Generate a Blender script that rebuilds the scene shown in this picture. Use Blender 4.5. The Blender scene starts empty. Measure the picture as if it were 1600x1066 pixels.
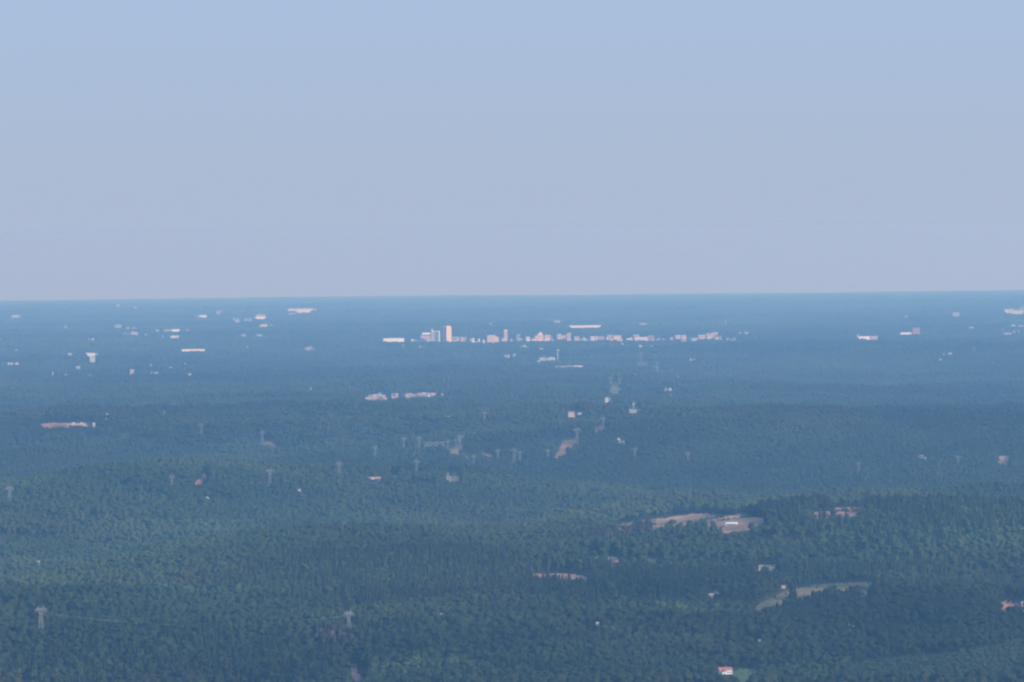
import bpy, bmesh, math, random
import numpy as np
from mathutils import Matrix, Vector

# ------------------------------------------------------------------ camera, sky, sun, exposure
sc = bpy.context.scene
C = sc.collection
W, H = 1600.0, 1066.0
F = 9000.0                      # focal length in pixels of a 1600 px wide picture (about 10 degrees across)
CAM_Z = 500.0
R_EARTH = 7.3e6                 # radius with normal refraction
PITCH = math.atan(174.0 / F)
ROLL = math.radians(0.61)
fwd = Vector((0, math.cos(PITCH), -math.sin(PITCH)))
right0 = Vector((1, 0, 0))
up0 = right0.cross(fwd)
# the horizon rises to the right of the picture
right = (right0 * math.cos(ROLL) - up0 * math.sin(ROLL)).normalized()
up = (up0 * math.cos(ROLL) + right0 * math.sin(ROLL)).normalized()

cam_d = bpy.data.cameras.new('camera')
cam = bpy.data.objects.new('camera', cam_d)
C.objects.link(cam)
m = Matrix((right, up, -fwd)).transposed().to_4x4()
m.translation = Vector((0, 0, CAM_Z))
cam.matrix_world = m
cam_d.sensor_fit = 'HORIZONTAL'
cam_d.sensor_width = 22.3
cam_d.lens = 22.3 * F / W
cam_d.clip_start = 5.0
cam_d.clip_end = 400000.0
sc.camera = cam

SUN_EL, SUN_AZ = 25.0, 130.0     # azimuth clockwise from the view direction: behind and to the right
world = bpy.data.worlds.new('World')
sc.world = world
world.use_nodes = True
nt = world.node_tree
nt.nodes.clear()
sky = nt.nodes.new('ShaderNodeTexSky')
sky.sky_type = 'NISHITA'
sky.sun_disc = False
sky.sun_elevation = math.radians(SUN_EL)
sky.sun_rotation = math.radians(SUN_AZ)
sky.altitude = 500
sky.air_density = 1.0
sky.dust_density = 1.0
sky.ozone_density = 3.0
bg = nt.nodes.new('ShaderNodeBackground')
SKY_STRENGTH = 0.149
bg.inputs['Strength'].default_value = SKY_STRENGTH
wo = nt.nodes.new('ShaderNodeOutputWorld')
SKY_TINT = (0.97, 1.25, 1.56)
SKY_LOW = (0.413, 0.497, 0.651)      # hazy band of sky on the skyline
SKY_MID = (0.392, 0.533, 0.752)      # a few degrees up, where the haze thins
def col_mix(fac, a, b, mode='MIX'):
    n = nt.nodes.new('ShaderNodeMix'); n.data_type = 'RGBA'; n.blend_type = mode
    if isinstance(fac, float): n.inputs[0].default_value = fac
    else: nt.links.new(fac, n.inputs[0])
    for k, v in ((6, a), (7, b)):
        if isinstance(v, tuple): n.inputs[k].default_value = v + (1,)
        else: nt.links.new(v, n.inputs[k])
    return n.outputs[2]
tcw = nt.nodes.new('ShaderNodeTexCoord'); sx = nt.nodes.new('ShaderNodeSeparateXYZ')
nt.links.new(tcw.outputs['Generated'], sx.inputs[0])
def z_ramp(z0, z1, interp='SMOOTHSTEP'):
    n = nt.nodes.new('ShaderNodeMapRange'); n.interpolation_type = interp
    n.inputs['From Min'].default_value = z0; n.inputs['From Max'].default_value = z1
    nt.links.new(sx.outputs['Z'], n.inputs['Value']); return n.outputs[0]
low = col_mix(z_ramp(0.002, 0.058), tuple(c / SKY_STRENGTH for c in SKY_LOW), tuple(c / SKY_STRENGTH for c in SKY_MID))
high = col_mix(1.0, sky.outputs[0], SKY_TINT, 'MULTIPLY')
nt.links.new(col_mix(z_ramp(0.03, 0.5), low, high), bg.inputs['Color'])
nt.links.new(bg.outputs[0], wo.inputs['Surface'])

sun_d = bpy.data.lights.new('sun', 'SUN')
sun_d.energy = 4.8
sun_d.angle = math.radians(0.5)
sun_d.color = (1.0, 0.93, 0.84)
sun = bpy.data.objects.new('sun', sun_d)
C.objects.link(sun)
to_sun = Vector((math.cos(math.radians(SUN_EL)) * math.sin(math.radians(SUN_AZ)),
                 math.cos(math.radians(SUN_EL)) * math.cos(math.radians(SUN_AZ)),
                 math.sin(math.radians(SUN_EL))))
sun.rotation_mode = 'QUATERNION'
sun.rotation_quaternion = to_sun.to_track_quat('Z', 'Y')
sun.location = (2000, -2000, 2000)

sc.view_settings.view_transform = 'Standard'
sc.view_settings.look = 'None'
sc.view_settings.gamma = 1.0
sc.view_settings.use_curve_mapping = False
sc.view_settings.exposure = 0.0
sc.render.engine = 'CYCLES'
sc.cycles.use_denoising = True
sc.cycles.max_bounces = 4
sc.cycles.diffuse_bounces = 2
sc.cycles.volume_bounces = 2
sc.cycles.transparent_max_bounces = 8
sc.cycles.pixel_filter_type = 'BLACKMAN_HARRIS'
sc.cycles.filter_width = 2.2

HAZE_DENSITY = 4.2e-5            # per metre
HAZE_COLOR = (0.305, 0.650, 1.0)
USE_HAZE = True

rng = np.random.default_rng(11)
random.seed(5)

# ------------------------------------------------------------------ helpers
RV = np.array(right); UV = np.array(up); FV = np.array(fwd)

def ray(px, py):
    px = np.atleast_1d(np.asarray(px, float)); py = np.atleast_1d(np.asarray(py, float))
    d = FV[None, :] + RV[None, :] * ((px - W / 2) / F)[:, None] - UV[None, :] * ((py - H / 2) / F)[:, None]
    return d / np.hypot(d[:, 0], d[:, 1])[:, None]        # unit horizontal length

def project(x, y, z):
    zz = z - CAM_Z
    a = x * RV[0] + y * RV[1] + zz * RV[2]
    b = x * UV[0] + y * UV[1] + zz * UV[2]
    c = x * FV[0] + y * FV[1] + zz * FV[2]
    return W / 2 + F * a / c, H / 2 - F * b / c

def hash2(i, j, seed):
    i = i.astype(np.int64); j = j.astype(np.int64)
    n = (i * 374761393 + j * 668265263 + seed * 974634777) & 0xFFFFFFFF
    n = ((n ^ (n >> 13)) * 1274126177) & 0xFFFFFFFF
    n = ((n ^ (n >> 16)) * 2246822519) & 0xFFFFFFFF
    return ((n ^ (n >> 15)) & 0xFFFFFF) / float(0xFFFFFF)

def vnoise(x, y, wl, seed):
    """smooth lattice noise in -1..1"""
    u = x / wl + 1000.37; v = y / wl + 1000.71
    i = np.floor(u); j = np.floor(v)
    fu = u - i; fv = v - j
    fu = fu * fu * fu * (fu * (fu * 6 - 15) + 10); fv = fv * fv * fv * (fv * (fv * 6 - 15) + 10)
    a = hash2(i, j, seed); b = hash2(i + 1, j, seed)
    c = hash2(i, j + 1, seed); d = hash2(i + 1, j + 1, seed)
    return 2 * ((a * (1 - fu) + b * fu) * (1 - fv) + (c * (1 - fu) + d * fu) * fv) - 1

def sstep(a, b, t):
    t = np.clip((t - a) / (b - a), 0, 1)
    return t * t * (3 - 2 * t)

BUMPS = []      # (x, y, height, sx, sy)
CALM = []       # gentler ground round the clearings

def terrain(x, y):
    x = np.asarray(x, float); y = np.asarray(y, float)
    r = np.hypot(x, y)
    far = sstep(14000, 42000, r)
    h = 20 * (1 - 0.76 * far) * vnoise(x, y, 2600, 1)
    calm = np.ones_like(r)
    for (bx, by, sx, sy) in CALM:
        q = (np.abs(y - by) < 3 * sy) & (np.abs(x - bx) < 3 * sx)
        if q.any(): calm[q] *= 1 - 0.75 * np.exp(-((x[q] - bx) / sx) ** 2 - ((y[q] - by) / sy) ** 2)
    h = h + calm * (48 - 32 * sstep(11000, 19000, r)) * (1 - 0.8 * far) * vnoise(x * 0.9 + y * 0.3, y - x * 0.2, 1250, 2)
    hill = 1 - np.abs(vnoise(x * 1.05 - y * 0.2, y, 760, 3)) * 2
    h = h + calm * (24 - 19 * sstep(11000, 18000, r)) * (1 - 0.8 * far) * hill
    h = h + calm * (7 - 4 * sstep(11000, 18000, r)) * (1 - 0.8 * far) * vnoise(x, y, 380, 7)
    h = h + 3.2 * (1 - far) * vnoise(x, y, 230, 4)
    h = h + 9 * far * vnoise(x, y, 6500, 5) + 15 * sstep(60000, 80000, r) * vnoise(x, y * 0.5, 2200, 6)
    # the mountain the camera stands on, below the picture
    h = np.maximum(h, CAM_Z - 2.0 - 0.27 * r - 60 * sstep(0, 900, r))
    for (bx, by, bh, sx, sy) in BUMPS:
        q = (np.abs(y - by) < 3.2 * sy) & (np.abs(x - bx) < 3.2 * sx)
        if q.any(): h[q] += bh * np.exp(-((x[q] - bx) / sx) ** 2 - ((y[q] - by) / sy) ** 2)
    return h - r * r / (2 * R_EARTH)

def cast(px, py, lift=0.0, r1=90000.0):
    """where the view ray through a picture point first meets the ground (+lift)"""
    d = ray(px, py)
    n = len(d)
    out = np.full(n, np.nan)
    # start where the ray comes down to 85 m above the mean plain
    disc = d[:, 2] ** 2 - 2 * (CAM_Z - 85.0 - lift) / R_EARTH
    r = np.where(disc > 0, (-d[:, 2] - np.sqrt(np.maximum(disc, 0))) * R_EARTH, 60000.0)
    act = np.arange(n)
    gap = lambda i, rr: CAM_Z + d[i, 2] * rr - terrain(d[i, 0] * rr, d[i, 1] * rr) - lift
    prev = gap(act, r[act])
    while len(act):
        ra = r[act]
        step = np.maximum(6.0, ra * 0.0012)
        cur = gap(act, ra + step)
        hit = cur <= 0
        t = prev / np.maximum(prev - cur, 1e-6)
        out[act[hit]] = (ra + step * np.clip(t, 0, 1))[hit]
        r[act] = ra + step
        go = (~hit) & (ra + step < r1)
        act = act[go]; prev = cur[go]
    x = d[:, 0] * out; y = d[:, 1] * out
    return x, y, terrain(x, y), out

def flat_dist(px, py):
    """distance of a picture point on the bare curved plain"""
    d = ray(px, py)[:, 2]
    # CAM_Z + d r = - r^2 / 2R
    disc = np.maximum(d * d - 2 * CAM_Z / R_EARTH, 0)
    return (-d - np.sqrt(disc)) * R_EARTH

def bump(px, py, h, sx, sy, back=0.0):
    r = float(flat_dist(px, py)[0]) + back
    d = ray(px, py)[0]
    BUMPS.append((d[0] * r, d[1] * r, h, sx, sy))

def calm_at(px, py, sx, sy):
    r = float(flat_dist(px, py)[0]); d = ray(px, py)[0]
    CALM.append((d[0] * r, d[1] * r, sx, sy))
for q in ((1070, 818, 300, 420), (1310, 799, 160, 360), (1590, 946, 100, 260), (880, 900, 130, 260), (1285, 930, 200, 300),
          (1160, 1050, 110, 200), (557, 1053, 60, 200), (885, 697, 120, 500), (718, 706, 150, 500), (312, 745, 80, 350),
          (707, 743, 100, 350), (1570, 718, 120, 400), (635, 617, 600, 900), (960, 605, 160, 1200), (586, 748, 90, 350), (1440, 714, 90, 400), (860, 530, 3200, 4000), (869, 566, 400, 1500)):
    calm_at(*q)
# low ridges and knolls seen in the photograph
bump(620, 905, 44, 420, 480, 250)      # pine hill
bump(1300, 915, 20, 260, 420, 260)
bump(200, 930, 14, 260, 420, 200)
bump(250, 790, 46, 560, 520, 200)
bump(560, 790, 38, 420, 450, 100)
bump(150, 700, 34, 700, 600, 100)
bump(330, 905, 26, 240, 300, 150)
bump(880, 780, 24, 380, 420, 60)
bump(470, 690, 30, 700, 700, 0)
bump(120, 1010, 16, 170, 260, 100)
bump(800, 985, 14, 200, 260, 60)
bump(80, 810, 40, 420, 400, 100)
bump(1180, 710, 56, 900, 750, 300)
bump(830, 730, 14, 500, 500, 200)
bump(1420, 830, 32, 460, 450, 200)
bump(1450, 1010, 12, 160, 240, 150)
# slopes that face the camera under the clearings
bump(1090, 812, 20, 260, 210, 130)
bump(1000, 822, 15, 190, 200, 130)
bump(1215, 942, 11, 110, 150, 60)
bump(1310, 797, 20, 140, 160, 100)
bump(1590, 944, 15, 90, 130, 90)
bump(880, 899, 9, 120, 110, 60)
bump(1290, 925, 10, 200, 160, 60)
bump(1165, 1051, 9, 70, 70, 40)
bump(555, 1055, 16, 80, 150, 80)
bump(886, 697, 18, 120, 260, 120)
bump(718, 706, 12, 120, 200, 100)
bump(312, 745, 12, 100, 180, 80)
bump(707, 743, 9, 90, 150, 60)
bump(1570, 718, 14, 120, 220, 80)
bump(630, 618, 16, 520, 420, 150)
bump(960, 606, 26, 160, 700, 300)
# faint hills on the skyline
bump(62, 483.5, 30, 1300, 3000, 0)
bump(490, 480.5, 26, 1100, 3000, 0)
bump(1240, 474, 12, 2600, 3000, 0)

def tag(o, label=None, cat=None, group=None, kind=None):
    if label: o['label'] = label
    if cat: o['category'] = cat
    if group: o['group'] = group
    if kind: o['kind'] = kind
    return o

def mesh_np(name, verts, faces, mat=None):
    me = bpy.data.meshes.new(name)
    verts = np.asarray(verts, np.float32); faces = np.asarray(faces, np.int32)
    n = faces.shape[1]
    me.vertices.add(len(verts)); me.vertices.foreach_set('co', verts.ravel())
    me.loops.add(faces.size); me.loops.foreach_set('vertex_index', faces.ravel())
    me.polygons.add(len(faces))
    me.polygons.foreach_set('loop_start', np.arange(0, faces.size, n, dtype=np.int32))
    me.polygons.foreach_set('loop_total', np.full(len(faces), n, np.int32))
    me.update(calc_edges=True)
    if mat: me.materials.append(mat)
    return me

def link(name, me, parent=None, loc=(0, 0, 0), rz=0.0):
    o = bpy.data.objects.new(name, me)
    C.objects.link(o)
    o.location = loc; o.rotation_euler = (0, 0, rz)
    if parent: o.parent = parent
    return o

def empty(name, loc, rz=0.0):
    o = bpy.data.objects.new(name, None)
    C.objects.link(o)
    o.location = loc; o.rotation_euler = (0, 0, rz)
    o.empty_display_size = 5
    return o

class MB:
    """collects boxes, bars and prisms for one mesh"""
    def __init__(s): s.v = []; s.f = []
    def add(s, vs, fs):
        k = len(s.v); s.v += [tuple(p) for p in vs]; s.f += [tuple(k + i for i in f) for f in fs]
    def box(s, x0, x1, y0, y1, z0, z1):
        s.add([(x0, y0, z0), (x1, y0, z0), (x1, y1, z0), (x0, y1, z0), (x0, y0, z1), (x1, y0, z1), (x1, y1, z1), (x0, y1, z1)],
              [(0, 3, 2, 1), (4, 5, 6, 7), (0, 1, 5, 4), (1, 2, 6, 5), (2, 3, 7, 6), (3, 0, 4, 7)])
    def bar(s, a, b, w, w2=None):
        a = Vector(a); b = Vector(b); w2 = w if w2 is None else w2
        d = (b - a).normalized()
        u = d.orthogonal().normalized(); v = d.cross(u)
        vs = []
        for p, q in ((a, w), (b, w2)):
            for k in range(4):
                t = math.pi / 4 + k * math.pi / 2
                vs.append(p + (u * math.cos(t) + v * math.sin(t)) * q * 0.7071)
        s.add(vs, [(3, 2, 1, 0), (4, 5, 6, 7), (0, 1, 5, 4), (1, 2, 6, 5), (2, 3, 7, 6), (3, 0, 4, 7)])
    def ring(s, prof, n=12, cx=0, cy=0):
        """lathe: prof = [(radius, z)]"""
        k = len(s.v)
        for (rr, z) in prof:
            for i in range(n):
                t = 2 * math.pi * i / n
                s.v.append((cx + rr * math.cos(t), cy + rr * math.sin(t), z))
        for j in range(len(prof) - 1):
            for i in range(n):
                i2 = (i + 1) % n
                s.f.append((k + j * n + i, k + j * n + i2, k + (j + 1) * n + i2, k + (j + 1) * n + i))
    def gable(s, x0, x1, y0, y1, z0, z1, over=0.4):
        ym = (y0 + y1) / 2
        x0 -= over; x1 += over; y0 -= over; y1 += over
        s.add([(x0, y0, z0), (x1, y0, z0), (x1, y1, z0), (x0, y1, z0), (x0, ym, z1), (x1, ym, z1)],
              [(0, 3, 2, 1), (0, 1, 5, 4), (2, 3, 4, 5), (1, 2, 5), (3, 0, 4)])
    def mesh(s, name, mat):
        me = bpy.data.meshes.new(name)
        me.from_pydata(s.v, [], s.f); me.update()
        me.materials.append(mat)
        return me
    def part(s, name, mat, parent=None, loc=(0, 0, 0), rz=0.0):
        return link(name, s.mesh(name, mat), parent, loc, rz)

# ------------------------------------------------------------------ materials
MATS = {}
def mat_plain(name, col, rough=0.85, var=0.18, scale=0.15, metal=0.0):
    if name in MATS: return MATS[name]
    mt = bpy.data.materials.new(name); mt.use_nodes = True
    n = mt.node_tree; bs = n.nodes['Principled BSDF']
    bs.inputs['Roughness'].default_value = rough
    bs.inputs['Metallic'].default_value = metal
    bs.inputs['Specular IOR Level'].default_value = 0.2
    tc = n.nodes.new('ShaderNodeTexCoord'); nz = n.nodes.new('ShaderNodeTexNoise')
    nz.inputs['Scale'].default_value = scale; nz.inputs['Detail'].default_value = 4
    n.links.new(tc.outputs['Object'], nz.inputs['Vector'])
    rp = n.nodes.new('ShaderNodeValToRGB')
    rp.color_ramp.elements[0].position = 0.3; rp.color_ramp.elements[1].position = 0.7
    rp.color_ramp.elements[0].color = tuple(c * (1 - var) for c in col) + (1,)
    rp.color_ramp.elements[1].color = tuple(min(c * (1 + var), 0.9) for c in col) + (1,)
    n.links.new(nz.outputs['Fac'], rp.inputs['Fac'])
    n.links.new(rp.outputs['Color'], bs.inputs['Base Color'])
    MATS[name] = mt
    return mt

M = dict(
    white=mat_plain('white_wall', (0.80, 0.79, 0.77), var=0.05),
    softw=mat_plain('dimmed_white_wall', (0.36, 0.36, 0.36), var=0.1),  # soft tones: colour dimmed where buildings are too small to show full brightness
    softr=mat_plain('dimmed_white_roof', (0.33, 0.33, 0.34), var=0.1),
    softp=mat_plain('dimmed_pink_wall', (0.34, 0.26, 0.24), var=0.1),
    cream=mat_plain('cream_wall', (0.74, 0.67, 0.55), var=0.06),
    pink=mat_plain('pinkish_brick', (0.58, 0.40, 0.34), var=0.1),
    tan=mat_plain('tan_stone', (0.78, 0.52, 0.36), var=0.05),
    brick=mat_plain('red_brick', (0.32, 0.16, 0.13), var=0.12),
    grey=mat_plain('grey_concrete', (0.36, 0.36, 0.37), var=0.1),
    pale=mat_plain('pale_concrete', (0.52, 0.52, 0.54), var=0.08),
    roofw=mat_plain('white_roof', (0.80, 0.80, 0.79), var=0.05),
    roofp=mat_plain('pinkish_roof', (0.42, 0.30, 0.28), var=0.12),
    roofg=mat_plain('grey_roof', (0.22, 0.22, 0.23), var=0.12),
    roofr=mat_plain('red_roof', (0.38, 0.17, 0.14), var=0.12),
    glass=mat_plain('window_glass', (0.10, 0.14, 0.19), rough=0.25, var=0.1),
    steel=mat_plain('galvanised_steel', (0.27, 0.27, 0.28), rough=0.6, var=0.08, metal=0.0),
    dark=mat_plain('dark_opening', (0.05, 0.05, 0.06), var=0.1),
    wire=mat_plain('aluminium_wire', (0.5, 0.5, 0.5), rough=0.5, var=0.05),
    bark=mat_plain('bark', (0.10, 0.08, 0.06), var=0.2, scale=2),
)

def mat_leaf(name, col_default):
    mt = bpy.data.materials.new(name); mt.use_nodes = True
    n = mt.node_tree; bs = n.nodes['Principled BSDF']
    bs.inputs['Roughness'].default_value = 0.8
    bs.inputs['Specular IOR Level'].default_value = 0.15
    at = n.nodes.new('ShaderNodeAttribute'); at.attribute_type = 'INSTANCER'; at.attribute_name = 'tint'
    tc = n.nodes.new('ShaderNodeNewGeometry')
    nz = n.nodes.new('ShaderNodeTexNoise'); nz.inputs['Scale'].default_value = 0.35; nz.inputs['Detail'].default_value = 3
    n.links.new(tc.outputs['Position'], nz.inputs['Vector'])
    mr = n.nodes.new('ShaderNodeMapRange')
    mr.inputs['From Min'].default_value = 0.3; mr.inputs['From Max'].default_value = 0.7
    mr.inputs['To Min'].default_value = 0.8; mr.inputs['To Max'].default_value = 1.2
    n.links.new(nz.outputs['Fac'], mr.inputs['Value'])
    vm = n.nodes.new('ShaderNodeVectorMath'); vm.operation = 'SCALE'
    n.links.new(at.outputs['Color'], vm.inputs[0]); n.links.new(mr.outputs[0], vm.inputs['Scale'])
    n.links.new(vm.outputs[0], bs.inputs['Base Color'])
    return mt

def mat_leaf_plain(name, col):
    mt = mat_leaf(name, col)
    n = mt.node_tree
    at = [x for x in n.nodes if x.type == 'ATTRIBUTE'][0]
    vm = [x for x in n.nodes if x.type == 'VECT_MATH'][0]
    oi = n.nodes.new('ShaderNodeObjectInfo')
    rp = n.nodes.new('ShaderNodeValToRGB')
    rp.color_ramp.elements[0].color = tuple(c * 0.6 for c in col) + (1,)
    rp.color_ramp.elements[1].color = (col[0] * 1.6, col[1] * 1.4, col[2] * 1.2, 1)
    n.links.new(oi.outputs['Random'], rp.inputs['Fac'])
    n.nodes.remove(at)
    n.links.new(rp.outputs['Color'], vm.inputs[0])
    return mt

def mat_ground(name, cols, scale, scale2=None):
    """cols: three colours mixed by world noise"""
    mt = bpy.data.materials.new(name); mt.use_nodes = True
    n = mt.node_tree; bs = n.nodes['Principled BSDF']
    bs.inputs['Roughness'].default_value = 0.95; bs.inputs['Specular IOR Level'].default_value = 0.1
    g = n.nodes.new('ShaderNodeNewGeometry')
    nz = n.nodes.new('ShaderNodeTexNoise'); nz.inputs['Scale'].default_value = scale; nz.inputs['Detail'].default_value = 6
    nz.inputs['Roughness'].default_value = 0.65
    n.links.new(g.outputs['Position'], nz.inputs['Vector'])
    rp = n.nodes.new('ShaderNodeValToRGB')
    rp.color_ramp.elements[0].position = 0.36; rp.color_ramp.elements[1].position = 0.62
    rp.color_ramp.elements[0].color = cols[0] + (1,); rp.color_ramp.elements[1].color = cols[2] + (1,)
    e = rp.color_ramp.elements.new(0.49); e.color = cols[1] + (1,)
    n.links.new(nz.outputs['Fac'], rp.inputs['Fac'])
    n.links.new(rp.outputs['Color'], bs.inputs['Base Color'])
    return mt

LEAF = mat_leaf('broadleaf_foliage', (0.05, 0.08, 0.03))
NEEDLE = mat_leaf('pine_foliage', (0.03, 0.05, 0.03))
LEAF_NEAR = mat_leaf_plain('broadleaf_foliage_near', (0.022, 0.030, 0.0075))
M['ground'] = mat_ground('forest_floor', ((0.030, 0.045, 0.020), (0.045, 0.055, 0.028), (0.06, 0.05, 0.035)), 0.01)
M['clay'] = mat_ground('clay_and_grass', ((0.10, 0.11, 0.04), (0.30, 0.18, 0.10), (0.52, 0.31, 0.20)), 0.010)
M['redclay'] = mat_ground('red_clay', ((0.10, 0.10, 0.05), (0.30, 0.15, 0.10), (0.50, 0.25, 0.18)), 0.02)
M['clay2'] = mat_ground('scrubby_clay', ((0.10, 0.09, 0.045), (0.36, 0.20, 0.15), (0.55, 0.30, 0.22)), 0.025)
M['dry'] = mat_ground('dry_grass', ((0.07, 0.09, 0.03), (0.14, 0.13, 0.05), (0.28, 0.20, 0.11)), 0.014)
M['lawn'] = mat_ground('lawn_grass', ((0.07, 0.11, 0.035), (0.10, 0.15, 0.05), (0.13, 0.16, 0.06)), 0.03)
M['tan_earth'] = mat_ground('tan_earth', ((0.28, 0.24, 0.16), (0.40, 0.33, 0.22), (0.50, 0.42, 0.30)), 0.03)

# ------------------------------------------------------------------ ground: one sheet out to and beyond the horizon
def build_ground():
    rs = [8.0]
    while rs[-1] < 5200: rs.append(rs[-1] * 1.06)
    while rs[-1] < 93000: rs.append(rs[-1] * 1.0042)
    rs = np.array(rs)
    th = np.radians(np.concatenate([np.linspace(-32, -7.2, 24), np.linspace(-7, 7, 240), np.linspace(7.2, 32, 24)]))
    T, Rr = np.meshgrid(th, rs)
    X = Rr * np.sin(T); Y = Rr * np.cos(T)
    Z = terrain(X, Y)
    v = np.stack([X, Y, Z], -1).reshape(-1, 3)
    nr, nc = X.shape
    i = np.arange(nr - 1)[:, None] * nc + np.arange(nc - 1)[None, :]
    f = np.stack([i, i + 1, i + nc + 1, i + nc], -1).reshape(-1, 4)
    me = mesh_np('ground', v, f, M['ground'])
    me.polygons.foreach_set('use_smooth', np.ones(len(me.polygons), bool))
    tag(link('ground', me), kind='structure')
build_ground()

# ------------------------------------------------------------------ clearings: draped on the ground; they also say where no tree stands
NX, NY = 1600, 1066
HARD = np.zeros((NY, NX), np.float32)       # the same for buildings and pylons
MASK = np.zeros((NY, NX), np.float32)       # distance of what must stay in sight, 0 = nothing

def inside(poly, X, Y):
    c = np.zeros(X.shape, bool)
    n = len(poly)
    for k in range(n):
        x1, y1 = poly[k]; x2, y2 = poly[(k + 1) % n]
        if y1 == y2: continue
        cond = ((y1 > Y) != (y2 > Y)) & (X < (x2 - x1) * (Y - y1) / (y2 - y1) + x1)
        c ^= cond
    return c

def clearing(poly, mat, name='clearing', jag=2.2, sy=0.5, hidden=6.0):
    xs = [p[0] for p in poly]; ys = [p[1] for p in poly]
    gx = np.arange(min(xs) - 2, max(xs) + 2.01, 1.0)
    gy = np.arange(min(ys) - 2, max(ys) + hidden, sy)
    X, Y = np.meshgrid(gx, gy)
    jx = jag * vnoise(X * 1.0, Y * 1.0 + 77, 5.0, 31); jy = 0.5 * jag * vnoise(X, Y, 4.0, 32)
    ins = inside(poly, X + jx, Y + jy)
    # the bare ground runs on a little below, behind the crowns that stand in front of it
    ext = ins.copy()
    k = int(hidden / sy)
    for s in range(1, k):
        ext[s:, :] |= ins[:-s, :]
    wx, wy, wz, dist = cast(X.ravel(), Y.ravel())
    D = dist.reshape(X.shape)
    v = np.stack([wx, wy, wz + 0.5], -1)
    v[np.isnan(v)] = 0
    nr, nc = X.shape
    faces = []
    for a in range(nr - 1):
        for b in range(nc - 1):
            q = D[a:a + 2, b:b + 2]
            if ext[a, b] and ext[a + 1, b] and ext[a, b + 1] and ext[a + 1, b + 1] and not np.isnan(q).any() and q.max() / q.min() < 1.08:
                i = a * nc + b
                faces.append((i + nc, i + nc + 1, i + 1, i))
    for a in range(nr):
        for b in range(nc):
            if ins[a, b] and not np.isnan(D[a, b]):
                u = int(X[a, b]); w = int(Y[a, b])
                if 0 <= u < NX and 0 <= w < NY:
                    MASK[w, u] = max(MASK[w, u], D[a, b] + 25)
    if not faces: return
    faces = np.array(faces)
    used, inv = np.unique(faces, return_inverse=True)
    me = mesh_np(name, v[used], inv.reshape(-1, 4), M[mat])
    me.polygons.foreach_set('use_smooth', np.ones(len(me.polygons), bool))
    tag(link(name, me), kind='structure')

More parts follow.
